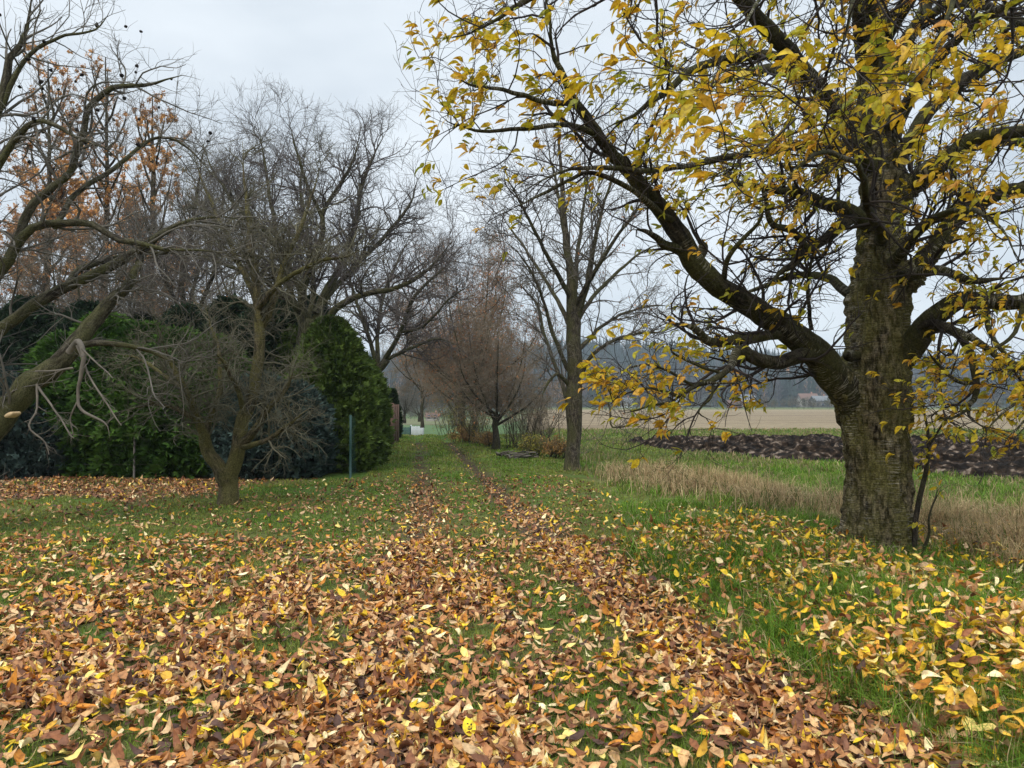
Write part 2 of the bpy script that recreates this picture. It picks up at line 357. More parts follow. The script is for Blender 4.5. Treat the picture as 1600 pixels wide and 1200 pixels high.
c = mixc(c, [.085, .14, .06], sstep(50, 60, y) * (x < .02 * y) * .9 * (y < 120)); c = mixc(c, [.13, .12, .07], (x < .02 * y) * (y >= 120) * (y < 230) * .8)
c = mixc(c, [.16, .16, .08], sstep(224, 230, y) * (1 - sstep(300, 330, y)) * .8); c = mixc(c, [.04, .045, .03], sstep(330, 420, y))
g.add(v, f4=f, c=c)
m, N, L, b = M('ground_soil_and_turf', .95, .1); a = attr(N, 'col'); ge = N.new('ShaderNodeNewGeometry')
n_a = noise(N, L, ge.outputs['Position'], 14, 6); n_b = noise(N, L, ge.outputs['Position'], 1.3, 5); n_c = noise(N, L, ge.outputs['Position'], 60, 3)
cc = mix(N, L, 1., a.outputs['Color'], ramp(N, L, n_a, [(.3, (.55, .52, .5)), (.7, (1.35, 1.35, 1.3))]), 'MULTIPLY')
cc = mix(N, L, 1., cc, ramp(N, L, n_b, [(.3, (.78, .78, .78)), (.7, (1.2, 1.2, 1.2))]), 'MULTIPLY')
cc = mix(N, L, 1., cc, ramp(N, L, n_c, [(.3, (.7, .7, .7)), (.7, (1.25, 1.25, 1.25))]), 'MULTIPLY')
L.new(cc, b.inputs['Base Color']); bump(N, L, n_a, b, .8, .04)
tag(g.build('ground', m), 'grassy ground with a rutted farm track, leaf cover and brown field', None, None, 'structure')
# ploughed clods
def ploughmask(x, y): return sstep(-.6, .9, y - ploughlow(x) + (fbm(x * .8, y * .8, o=2) - .5) * 3) * (1 - sstep(30.3, 31.5, y)) * sstep(4.2, 5.6, x + (fbm(x, y, o=2) - .5) * 2)
def hc(X, Y):
    mk = ploughmask(X, Y); r = Y + .18 * X
    cl = np.abs(fbm(X * 2.2, Y * 3.3, o=4) - .5) * 2; cl2 = fbm(X * 5 + 5, Y * 6, o=3)
    return H(X, Y) - .06 + mk * (.05 + (.38 * (1 - cl) ** 2 * fbm(X * 1.0 + 8, Y * 1.2, o=2) + .10 * cl2) * 1.0 + .07 * np.sin(r * 2 * np.pi / 1.1 + 1.5 * fbm(X * .5, Y * .5, o=2)))
v, f = grid(np.arange(3.8, 27, .07), np.arange(9, 32, .08), hc)
fm = ploughmask(v[f].mean(1)[:, 0], v[f].mean(1)[:, 1]) > .02
g = Geo(); g.add(v, f4=f[fm], c=(.05, .036, .03))
m, N, L, b = M('wet_ploughed_soil', .9, .08); ge = N.new('ShaderNodeNewGeometry'); n_a = noise(N, L, ge.outputs['Position'], 5, 6); n_b = noise(N, L, ge.outputs['Position'], 1.6, 4)
L.new(ramp(N, L, n_a, [(.44, (.006, .004, .0025)), (.58, (.034, .022, .014)), (.70, (.20, .155, .12))]), b.inputs['Base Color'])
L.new(ramp(N, L, n_b, [(.4, (.75,) * 3), (.6, (1.,) * 3)]), b.inputs['Roughness']); bump(N, L, n_a, b, .7, .05)
tag(g.build('ploughed_soil', m), 'dark freshly turned wet clods of soil beyond the grass margin', None, None, 'structure')
# ------------------------------------------------------------ grass
def field(n, y0, y1, xf=.85, pw=1.0):
    """random ground points, denser near the lens because the blades there show larger"""
    y = y0 * (y1 / y0) ** rng.uniform(0, 1, n) if pw == 1 else rng.uniform(y0, y1, n)
    x = rng.uniform(-1, 1, n) * (y * xf + 1.2); return x, y
def blades(g, x, y, h, wd, c, lean=.5):
    n = len(x); z = H(x, y) - .01; a = rng.uniform(0, 2 * np.pi, n); dr = np.stack([np.cos(a), np.sin(a), 0 * a], 1)
    lean = np.abs(rng.normal(0, lean, n))[:, None]; b = rng.uniform(0, 2 * np.pi, n); sd = np.stack([np.cos(b), np.sin(b), 0 * b], 1) * wd[:, None] * .5
    p = np.stack([x, y, z], 1); hh = h[:, None]; up = np.array([0, 0, 1.])
    m = p + up * hh * .55 + dr * lean * hh * .3; t = p + up * hh * (1 - .35 * np.minimum(lean, 1.2)) + dr * lean * hh
    V = np.stack([p - sd, p + sd, m + sd * .8, m - sd * .8, t], 1); k = np.arange(n)[:, None] * 5
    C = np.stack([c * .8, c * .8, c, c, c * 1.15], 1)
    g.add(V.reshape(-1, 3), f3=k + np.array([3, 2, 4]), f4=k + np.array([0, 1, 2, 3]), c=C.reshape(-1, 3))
def occupied(x, y): return (y > 15.3) & (y < 30) & (x < -3.1 - (y - 15.3) * .11)
x, y = field(600000, 2.4, 45)
dl = np.abs(y - dryline(x)) + 99 * (x < 1)
th = thick(x, y); rut = np.maximum(np.exp(-((x - rutR(y)) / .26) ** 2), np.exp(-((x - rutL(y)) / .26) ** 2) * .95) * (1 - sstep(34, 44, y))
k = (rng.random(len(x)) > .85 * th * (y < 14)) & (rng.random(len(x)) > .93 * rut) & ~occupied(x, y) & (ploughmask(x, y) < .1)
k &= rng.random(len(x)) < .35 + sstep(.32, .55, fbm(x * 2.2, y * 2.2, o=3)) * .9
k &= ~((x > bankE(y)) & (y < 17) & (rng.random(len(x)) < .6)) & (dl > .6)
x, y = x[k], y[k]; n = len(x); q = fbm(x * .8 + 7, y * .8, o=3); q = np.clip((q - .35) / .3, 0, 1)[:, None] * .8 + rng.random((n, 1)) * .35
c = np.array([.11, .21, .022]) * (1 - q) + np.array([.25, .28, .06]) * q
c = np.where(rng.random((n, 1)) < .10, np.array([[.26, .21, .10]]), c) * rng.uniform(.7, 1.3, (n, 1))
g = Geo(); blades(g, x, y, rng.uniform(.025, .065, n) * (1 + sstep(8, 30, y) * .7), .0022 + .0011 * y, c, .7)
tag(g.build('short_grass', MT['grass']), 'short green grass growing over the track and verge', 'grass', None, 'stuff')
# rough grass on the bank
g = Geo()
nt_ = 5200; y = 2.6 * (19 / 2.6) ** rng.random(nt_); x = bankE(y) - .12 + np.abs(rng.normal(0, .09, nt_)) * y * sstep(4, 12, y) + rng.random(nt_) ** 1.1 * (y * .95 + 1 - bankE(y) + 1.0)
kk = (rng.random(nt_) < .25 + .95 * sstep(.36, .55, fbm(x * 1.3 + 3, y * 1.3, o=3))) & (ploughmask(x, y) < .1); x, y = x[kk], y[kk]
per = 30; n = len(x) * per; cx = np.repeat(x, per); cy = np.repeat(y, per); hh = np.repeat(rng.uniform(.09, .25, len(x)), per)
tc_ = np.repeat(rng.random(len(x)), per); sp = rng.normal(0, .055, (n, 2)) * (1 + cy[:, None] * .08)
bx, by = cx + sp[:, 0], cy + sp[:, 1]; nearl = (1 - sstep(0, 1.7, np.abs(cy - dryline(cx) - .2))) * sstep(1.6, 4, cx)
q = np.clip(tc_ * .8 + rng.random(n) * .3, 0, 1)[:, None]
c = np.array([.08, .21, .016]) * (1 - q) + np.array([.20, .30, .04]) * q
c = np.where((rng.random(n) < .08 + .75 * nearl)[:, None], np.array([[.46, .36, .20]]), c) * rng.uniform(.75, 1.25, (n, 1))
blades(g, bx, by, hh * rng.uniform(.5, 1.2, n), .003 + .0008 * by, c, 1.15)
tag(g.build('bank_grass', MT['grass']), 'long lush green grass tufts on the bank around the cherry trunk', 'grass', None, 'stuff')
# dry margin
g = Geo(); n = 110000; x = rng.uniform(1.4, 9, n); y = dryline(x) + rng.normal(0, 1.15, n) * (.6 + 1.1 * vn(x * 1.3, 0 * x + 4)) + .3 + (fbm(x * 1.1, x * 0 + 2, o=2) - .5) * 2.4
kk = (y > 3) & (ploughmask(x, y) < .1) & (rng.random(n) < sstep(1.5, 5, x)) & (rng.random(n) < .08 + sstep(.40, .56, fbm(x * 1.6, y * 1.6, o=3))); x, y = x[kk], y[kk]; n = len(x)
q = rng.random((n, 1)); c = np.array([.60, .47, .26]) * q + np.array([.36, .25, .14]) * (1 - q)
c = np.where(rng.random((n, 1)) < .2, np.array([[.10, .14, .035]]), c)
blades(g, x, y, rng.uniform(.12, .52, n) * (.5 + .9 * fbm(x * 1.2, y * 1.2, o=2)), .0035 + .0007 * y, c, .95)
tag(g.build('dry_grass', MT['grass']), 'straw-coloured dry grass along the field margin', 'grass', None, 'stuff')
# weeds on the field side of the margin, and the green strip
g = Geo(); n = 150000; y = rng.uniform(9, 46, n) ** 1; x = rng.uniform(1.5, 40, n) * (y / 40 + .25)
kk = (y > dryline(x) + .8) & (ploughmask(x, y) < .15) & (rng.random(n) < .05 + 1.0 * sstep(.47, .6, fbm(x * .8 + 4, y * .8, o=3))) & (x < y * .95)
x, y = x[kk], y[kk]; n = len(x); q = rng.random((n, 1)) * .6 + .4 * fbm(x * .5, y * .5)[:, None]
c = np.array([.09, .18, .028]) * (1 - q) + np.array([.21, .24, .075]) * q; c = np.where(rng.random((n, 1)) < .34, np.array([[.36, .28, .16]]), c)
blades(g, x, y, rng.uniform(.05, .2, n), .006 + .0012 * y, c, .6)
tag(g.build('field_grass', MT['grass']), 'patchy green grass between the dry margin and the brown field', 'grass', None, 'stuff')
# ------------------------------------------------------------ fallen leaves
PAL = np.array([(.42, .20, .08), (.25, .10, .045), (.60, .37, .18), (.60, .42, .24), (.17, .075, .042), (.085, .045, .034), (.52, .21, .03), (.64, .37, .045), (.72, .51, .03), (.78, .62, .20), (.84, .72, .43), (.40, .195, .085)])
def palette(n, wt): wt = np.array(wt, float); return PAL[rng.choice(len(PAL), n, p=wt / wt.sum())] * rng.uniform(.8, 1.2, (n, 1))
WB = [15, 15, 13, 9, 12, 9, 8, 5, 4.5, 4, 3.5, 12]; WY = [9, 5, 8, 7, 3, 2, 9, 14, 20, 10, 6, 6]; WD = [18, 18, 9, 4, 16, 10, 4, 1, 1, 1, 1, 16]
def lay(g, x, y, c, lod, size=(.065, .125), lift=.04, tilt=.26):
    n = len(x); ln = rng.uniform(*size, n); a = rng.uniform(0, 2 * np.pi, n)
    nor = nrm(np.stack([rng.normal(0, tilt, n), rng.normal(0, tilt, n), np.ones(n)], 1)); flip = rng.random(n) < .45
    d = np.stack([np.cos(a), np.sin(a), 0 * a], 1); d = nrm(d - nor * (d * nor).sum(1, keepdims=True))
    z = H(x, y) + rng.uniform(.004, lift, n) + ln * np.abs(d[:, 2]) * .45
    nor = np.where(flip[:, None], -nor, nor)
    pos = np.stack([x, y, z], 1) - d * ln[:, None] * .5
    leafs(g, pos, d, nor, ln, ln * rng.uniform(.30, .62, n), c, fold=np.abs(rng.normal(.3, .5, n)), bend=rng.normal(.25, .5, n), lod=lod, pet=(lod == 0), wob=.055 if lod == 0 else 0)
def scatter(n, y0, y1, uniform=True, xf=.82):
    y = np.sqrt(rng.uniform(y0 ** 2, y1 ** 2, n)); x = rng.uniform(-1, 1, n) * (y * xf + 1.0)
    k = rng.random(n) < thick(x, y); k &= ~occupied(x, y) & (ploughmask(x, y) < .1); return x[k], y[k]
g = Geo()
for (n, y0, y1, lod) in ((25000, 2.2, 4.6, 0), (46000, 4.6, 8.5, 0), (54000, 8.5, 16.5, 1), (26000, 16.5, 40, 2)):
    x, y = scatter(n, y0, y1); k = len(x)
    c = palette(k, WB); bank = (x > bankE(y) - .1); cy_ = palette(k, WY); dk = palette(k, WD)
    c = np.where((bank & (rng.random(k) < .75))[:, None], cy_, c)
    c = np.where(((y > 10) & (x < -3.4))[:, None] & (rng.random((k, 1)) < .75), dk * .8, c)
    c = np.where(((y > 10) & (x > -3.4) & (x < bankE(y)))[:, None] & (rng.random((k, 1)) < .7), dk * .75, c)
    c = np.where((rng.random(k) < .10)[:, None] & (y < 11)[:, None], cy_, c)
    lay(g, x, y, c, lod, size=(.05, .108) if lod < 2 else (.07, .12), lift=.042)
    if y1 < 9:   # bank leaves ride higher, on the grass
        kb = bank & (rng.random(k) < .8); lay(g, x[kb] + .03, y[kb] + .03, palette(kb.sum(), WY), lod, size=(.05, .11), lift=.2, tilt=.42)
tag(g.build('fallen_leaves', MT['litter']), 'carpet of brown, orange and yellow fallen leaves over track and verge', 'leaf litter', None, 'stuff')
# one yellow leaf with dark spots
p = P(733, 1160, 3.42); p[2] = float(H(p[0], p[1])) + .075
g = Geo(); t_ = np.linspace(0, 2 * np.pi, 24, endpoint=False); 
ex, ey = .030 * np.cos(t_), .044 * np.sin(t_) * (1 + .0 * t_); ex = ex * (1 - .25 * np.abs(ey) / .05 * (ey > 0)); ey = np.where(np.argmax(ey) == np.arange(24), ey + .008, ey)
rx = R(40)
def tilt_(a, b, h): return np.stack([a, b * math.cos(rx) - h * math.sin(rx), b * math.sin(rx) + h * math.cos(rx)], -1)
rot = R(-18); ex, ey = ex * math.cos(rot) + ey * math.sin(rot), -ex * math.sin(rot) + ey * math.cos(rot)
h = .18 * ex * ex / .03
vv = np.vstack([tilt_(np.zeros(1), np.zeros(1), np.zeros(1)), tilt_(ex * .5, ey * .5, h * .3), tilt_(ex, ey, h)])
f3 = [(0, 1 + i, 1 + (i + 1) % 24) for i in range(24)]; f4 = [(1 + i, 25 + i, 25 + (i + 1) % 24, 1 + (i + 1) % 24) for i in range(24)]
root = thing('spotted_leaf', p, 'bright yellow fallen leaf with several dark spots, lying flat among brown leaves', 'leaf')
g.add(vv, f3=f3, f4=f4, c=(.75, .58, .03)); g.build('leaf_blade', MT['litter'], root)
g = Geo()
for (a, b_, s1, s2) in ((-.008, .014, .005, .004), (.009, .010, .0045, .005), (.0, .0, .003, .004), (.001, -.012, .010, .003), (.010, -.008, .004, .004)):
    q = np.linspace(0, 2 * np.pi, 9, endpoint=False); aa = a + s1 * np.cos(q) * rng.uniform(.7, 1.2, 9); bb = b_ + s2 * np.sin(q) * rng.uniform(.7, 1.2, 9)
    g.add(np.vstack([tilt_(np.array([a]), np.array([b_]), np.array([.0022])), tilt_(aa, bb, .0022 + 0 * aa)]), f3=[(0, 1 + i, 1 + (i + 1) % 9) for i in range(9)], c=(.02, .015, .01))
g.build('spot_marking', MT['litter'], root)
# ------------------------------------------------------------ trees
def trace(pts, K=24, kink=1.):
    """pts: (px, py, depth, radius in photo pixels)"""
    q = np.array([P(a, b, d) for a, b, d, r in pts]); r = np.array([r * d / F for a, b, d, r in pts]); q, r = resample(q, r, K)
    s_ = np.r_[0, np.cumsum(np.linalg.norm(np.diff(q, axis=0), axis=1))]; o = rng.uniform(0, 99, 3); am = np.minimum(.010 + .28 * r, .05) * np.clip(s_ / .15, 0, 1)
    if kink: q = q + np.stack([(vn(s_ * 3.2 / (1 + r * 8) + o[i], o[i] + 0 * s_) - .5) + .5 * (vn(s_ * 9 / (1 + r * 8) + o[i], o[i] + 5 + 0 * s_) - .5) for i in range(3)], 1) * am[:, None] * 2 * kink
    return q, r
def lumpy(amp, fa=2.0, ridge=0.):
    def f(rr, th, ln, b):
        nz = fbm(b[..., 0] * 9, b[..., 1] * 9, b[..., 2] * 2.5, o=4) - .5
        fz = np.abs(fbm(b[..., 0] * 28, b[..., 1] * 28, b[..., 2] * 7 + 3, o=3) - .5)
        return rr * (1 + amp * nz) - ridge * (.25 - fz) * .06
    return f
def bough(root, loc, limb, mat, S_=12, amp=.25, K=None, name='bough'):
    g = Geo(); p, r = limb; r = r.copy()
    if name != 'trunk' and K is None: r *= np.clip(np.linspace(1, 0, len(r)) / .22, .22, 1)
    tubes(g, p[None], r[None], S_, cap=True, mod=lumpy(amp)); return g.build(name, mat, root, loc)
def stack(limbs, K=16):
    P_, R_ = [], []
    for p, r in limbs:
        a, b = resample(p, r, K); P_.append(a); R_.append(b)
    return np.array(P_), np.array(R_)
def ln_of(pp): return np.linalg.norm(np.diff(pp, axis=1), axis=-1).sum(1)
def twiggery(limbs, spec, first_every=.35):
    """spec: list of dicts for spawn; returns list of (pts, rad) per level"""
    pp, pr = stack(limbs); out_ = []
    for i, s in enumerate(spec):
        s = dict(s); every = s.pop('every'); nch = np.maximum(1, (ln_of(pp) / every + rng.random(len(pp))).astype(int))
        pts, rad = spawn(pp, pr, nch, **s); out_.append((pts, rad)); pp, pr = pts, rad
    return out_
def crown_mesh(root, loc, levels, mat, sides=(6, 5, 4, 3, 3), name='crown', c=None):
    g = Geo()
    for (p, r), s in zip(levels, sides): tubes(g, p, r, s)
    return g.build(name, mat, root, loc)
# ---- the cherry tree
D = 7.9
base = np.array([3.88, D, float(H(3.88, D)) - .05])
cherry = thing('cherry_tree', base, 'thick mossy cherry tree with yellow leaves overhanging the track, foreground right', 'tree')
tp, tr = trace([(1372, 902, D, 84), (1371, 876, D, 72), (1369, 848, D, 56), (1370, 800, D, 48), (1371, 740, D, 46), (1368, 690, D, 47), (1366, 650, D, 52), (1366, 610, D, 55), (1368, 570, D, 50), (1372, 520, D, 46), (1373, 470, D, 47), (1375, 420, D, 40), (1376, 360, D, 34), (1377, 300, D, 31), (1376, 230, D, 28), (1368, 150, D, 27), (1364, 80, D, 25), (1358, 0, D, 25), (1352, -90, D, 20), (1350, -180, D, 14)], 260, 0)
def trunkmod(rr, th, ln, b):
    nz = fbm(b[..., 0] * 5, b[..., 1] * 5, b[..., 2] * 1.6, o=4) - .5
    fz = np.abs(fbm(b[..., 0] * 20, b[..., 1] * 20, b[..., 2] * 4 + 3, o=4) - .5)
    low = np.exp(-ln / .5)[..., None]
    crease = np.exp(-((th - 5.5) / .13) ** 2) * np.exp(-ln / 1.3)[..., None] + .5 * np.exp(-((th - 3.9) / .1) ** 2) * np.exp(-ln / .9)[..., None]
    lobes = np.cos(4 * th + 1.2) * .07 + np.cos(2 * th) * .03
    hz = (fbm(b[..., 0] * 6, b[..., 1] * 6, b[..., 2] * 45, o=2) - .5) * .008
    return rr * (1 + .16 * nz + lobes * low * 2 + .02 * np.cos(3 * th + ln[..., None])) - .055 * crease - .11 * (.2 - fz) + hz
g = Geo(); kn = P(1326, 556, D - .25)
kp, kr = resample([kn + [0.12, .05, 0], kn, kn + [-.04, -.05, .02]], [.05, .062, .03], 14); tubes(g, kp[None], kr[None], 18, cap=True, mod=lumpy(.6)); g.build('burl', MT['cherryb'], cherry, base)
LB = []
def CL(*p, K=30):
    p = [(a, b, c, d * (.86 if LB == [] else .86)) for a, b, c, d in p]; LB.append(trace(p, K)); return LB[-1]
CL((1372, 735, 8.02, 10), (1354, 676, 7.97, 24), (1330, 620, 7.85, 30), (1300, 577, 7.65, 28), (1270, 545, 7.5, 25), (1215, 505, 7.3, 22), (1150, 465, 7.1, 20), (1095, 418, 6.9, 20), (1062, 370, 6.8, 18), (1035, 325, 6.7, 16), (1000, 285, 6.5, 14), (960, 240, 6.3, 12), (925, 200, 6.1, 10), (893, 150, 6.0, 8.5), (870, 100, 5.9, 7.5), (862, 50, 5.8, 6), (852, -20, 5.7, 4.5), (840, -90, 5.6, 3), K=70)
CL((1290, 568, 7.6, 18), (1262, 556, 7.4, 15), (1225, 563, 7.2, 13), (1185, 560, 7.0, 12), (1152, 549, 6.8, 10), (1140, 575, 6.5, 6.5), (1122, 588, 6.3, 6), (1085, 604, 6.0, 5), (1055, 625, 5.8, 4.2), (1038, 655, 5.6, 3))
for q_ in (((1085, 604, 6.0, 3), (1040, 580, 5.8, 2.4), (1000, 572, 5.6, 2), (955, 588, 5.4, 1)), ((1060, 620, 5.8, 3), (1020, 606, 5.6, 2.2), (985, 612, 5.5, 1.6), (948, 635, 5.3, 1)), ((1050, 630, 5.8, 2.6), (1010, 636, 5.6, 2), (975, 645, 5.5, 1)),
           ((1115, 592, 6.3, 3), (1110, 620, 6.1, 2.2), (1090, 645, 6.0, 1.6), (1120, 660, 5.9, 1)), ((1130, 585, 6.4, 3), (1090, 570, 6.2, 2.4), (1050, 548, 6.0, 1.8), (1060, 525, 5.9, 1)), ((1100, 598, 6.1, 2.4), (1140, 600, 6.0, 1.6), (1172, 596, 5.9, .8)),
           ((1540, 471, 7.0, 5), (1545, 520, 6.8, 4), (1575, 560, 6.6, 2.6), (1600, 600, 6.5, 1.4)), ((1600, 466, 6.8, 5), (1585, 520, 6.6, 3.6), (1550, 545, 6.4, 2.4), (1520, 540, 6.3, 1.2)), ((1512, 640, 6.6, 3), (1480, 655, 6.5, 2), (1450, 640, 6.4, 1.2)),
           ((1630, 575, 6.6, 4), (1600, 620, 6.4, 3), (1560, 650, 6.3, 2), (1530, 690, 6.2, 1.2)), ((1640, 610, 6.5, 3), (1600, 660, 6.3, 2.2), (1570, 690, 6.2, 1.4))): CL(*q_, K=16)
CL((1235, 520, 7.4, 12), (1205, 522, 7.2, 10), (1160, 532, 7.1, 10), (1115, 536, 7.0, 9), (1090, 516, 6.9, 7), (1060, 507, 6.8, 4), (1035, 500, 6.7, 2))
CL((1085, 412, 6.9, 11), (1098, 390, 6.9, 9), (1096, 372, 6.9, 8))
CL((1072, 388, 6.8, 9), (1040, 384, 6.7, 8), (1022, 372, 6.6, 6), (1004, 362, 6.5, 4), (985, 358, 6.4, 2.5))
CL((1130, 447, 7.0, 6), (1137, 405, 6.8, 4.5), (1163, 372, 6.7, 4), (1190, 340, 6.6, 3), (1192, 300, 6.5, 2))
CL((1268, 515, 7.5, 4), (1262, 440, 7.3, 3), (1275, 375, 7.2, 2), (1280, 310, 7.1, 1))
CL((1360, 355, 7.8, 14), (1330, 330, 7.6, 13), (1290, 312, 7.4, 12), (1255, 302, 7.2, 10), (1215, 296, 7.0, 7), (1145, 288, 6.7, 4), (1080, 300, 6.5, 2))
CL((1362, 320, 7.8, 14), (1320, 345, 7.5, 11), (1262, 392, 7.2, 9), (1225, 425, 6.9, 6), (1185, 462, 6.7, 3))
CL((1262, 390, 7.2, 7), (1235, 362, 7.0, 7), (1205, 352, 6.9, 5.5), (1197, 310, 6.8, 4), (1180, 260, 6.7, 2))
CL((1365, 260, 7.8, 14), (1325, 225, 7.6, 14), (1285, 270, 7.3, 11), (1262, 295, 7.2, 9))
CL((1360, 220, 7.9, 17), (1315, 175, 7.7, 15), (1270, 125, 7.4, 15), (1230, 82, 7.2, 15), (1195, 40, 7.0, 14), (1160, 10, 6.8, 13), (1125, -30, 6.6, 11), (1080, -90, 6.3, 7))
CL((1285, 135, 7.4, 10), (1210, 92, 7.0, 9), (1140, 92, 6.7, 8.5), (1085, 108, 6.4, 7.5), (1030, 150, 6.1, 6), (970, 190, 5.8, 4), (920, 215, 5.6, 2))
CL((1350, 240, 7.8, 12), (1270, 225, 7.3, 9), (1190, 235, 6.9, 7), (1100, 255, 6.5, 6), (1010, 268, 6.1, 5), (910, 262, 5.7, 4), (830, 290, 5.4, 2.6), (780, 330, 5.2, 1.4))
CL((1050, 345, 6.7, 7), (990, 300, 6.2, 5), (920, 270, 5.9, 4), (850, 300, 5.6, 3), (770, 345, 5.4, 2))
CL((940, 215, 6.2, 7), (890, 195, 5.9, 5), (830, 200, 5.6, 4), (760, 205, 5.4, 3), (700, 190, 5.2, 2), (670, 160, 5.1, 1))
CL((905, 165, 6.0, 6), (850, 160, 5.7, 5), (790, 140, 5.4, 3.5), (730, 130, 5.2, 2.5), (690, 95, 5.1, 1.2))
CL((1368, 650, 8.02, 12), (1385, 592, 7.93, 27), (1412, 547, 7.75, 25), (1445, 503, 7.5, 20), (1485, 478, 7.3, 17), (1540, 471, 7.0, 15), (1600, 466, 6.8, 13), (1690, 452, 6.5, 10), (1790, 430, 6.2, 6))
CL((1395, 465, 7.8, 22), (1432, 428, 7.7, 20), (1468, 378, 7.6, 18), (1502, 335, 7.5, 15), (1560, 306, 7.3, 12), (1620, 288, 7.1, 10), (1720, 270, 6.9, 6))
CL((1410, 385, 7.8, 9), (1440, 352, 7.7, 8), (1500, 328, 7.5, 9), (1506, 300, 7.4, 8), (1500, 285, 7.4, 6))
CL((1395, 440, 7.8, 13), (1430, 424, 7.4, 11), (1480, 420, 7.1, 8), (1530, 440, 6.8, 6), (1590, 430, 6.6, 4))
CL((1395, 330, 7.8, 20), (1430, 290, 7.7, 17), (1470, 262, 7.5, 15), (1510, 225, 7.3, 13), (1560, 210, 7.1, 12), (1620, 205, 6.9, 10), (1720, 190, 6.6, 6))
CL((1392, 260, 7.9, 16), (1430, 205, 7.9, 14), (1480, 145, 8.0, 12), (1540, 105, 8.1, 11), (1610, 75, 8.2, 9), (1700, 40, 8.3, 5))
CL((1380, 140, 7.9, 14), (1420, 60, 8.1, 13), (1455, -10, 8.3, 11), (1490, -90, 8.4, 7))
CL((1430, 40, 8.0, 9), (1480, 5, 7.6, 9), (1540, 8, 7.2, 8), (1600, 35, 6.9, 7), (1680, 70, 6.5, 4))
CL((1425, 520, 7.6, 9), (1465, 508, 7.3, 8), (1500, 530, 7.1, 7), (1522, 575, 6.9, 6.5), (1527, 608, 6.8, 5.5), (1512, 640, 6.6, 4), (1535, 665, 6.5, 2.5), (1580, 680, 6.4, 1.5))
CL((1445, 513, 7.6, 8), (1490, 515, 7.3, 7), (1535, 538, 7.0, 6.5), (1570, 565, 6.8, 6), (1630, 575, 6.6, 4.5), (1700, 570, 6.4, 2.5))
CL((1527, 598, 6.8, 4), (1500, 598, 6.7, 3.2), (1470, 570, 6.6, 2.4), (1445, 535, 6.5, 1.6))
CL((1355, 120, 7.9, 13), (1330, -20, 6.8, 11), (1270, -90, 5.4, 8), (1200, -20, 4.2, 4.5), (1150, 60, 3.6, 3), (1100, 130, 3.3, 2))
CL((1368, 90, 7.8, 14), (1460, -60, 6.3, 12), (1510, -110, 4.8, 8), (1490, 0, 3.8, 5), (1450, 110, 3.3, 3), (1410, 190, 3.0, 2))
CL((1360, 50, 7.8, 14), (1345, -130, 6.2, 12), (1340, -120, 4.6, 8), (1330, 20, 3.6, 4.5), (1290, 130, 3.2, 3), (1240, 190, 3.0, 2))
CL((1385, 200, 7.8, 12), (1500, 60, 6.0, 9), (1600, 0, 4.8, 7), (1640, 60, 3.9, 5), (1600, 150, 3.4, 3), (1540, 210, 3.2, 2))
CL((1125, -30, 6.6, 9), (1010, -70, 5.6, 9), (900, -40, 5.1, 7), (830, -5, 4.9, 5.5), (780, 25, 4.75, 4.5), (730, 52, 4.7, 3.4), (690, 60, 4.6, 2.6), (655, 55, 4.5, 1.4))
CL((1380, 380, 7.8, 12), (1360, 330, 6.8, 7), (1340, 260, 5.7, 5), (1280, 240, 4.8, 4), (1220, 290, 4.2, 3), (1170, 310, 3.9, 2))
CL((1385, 420, 7.8, 12), (1440, 360, 6.8, 7), (1500, 330, 5.8, 5.5), (1560, 350, 5.0, 4), (1590, 410, 4.6, 3))
CL((1345, 480, 7.9, 10), (1300, 440, 8.3, 8), (1250, 430, 8.8, 6), (1190, 450, 9.2, 4), (1130, 470, 9.6, 2))
CL((1380, 300, 8.1, 15), (1330, 180, 9.5, 13), (1230, 110, 10.5, 10), (1120, 130, 11.2, 6), (1040, 190, 11.6, 3))
CL((1380, 350, 8.1, 14), (1450, 260, 9.5, 12), (1560, 220, 10.5, 9), (1650, 250, 11, 5))
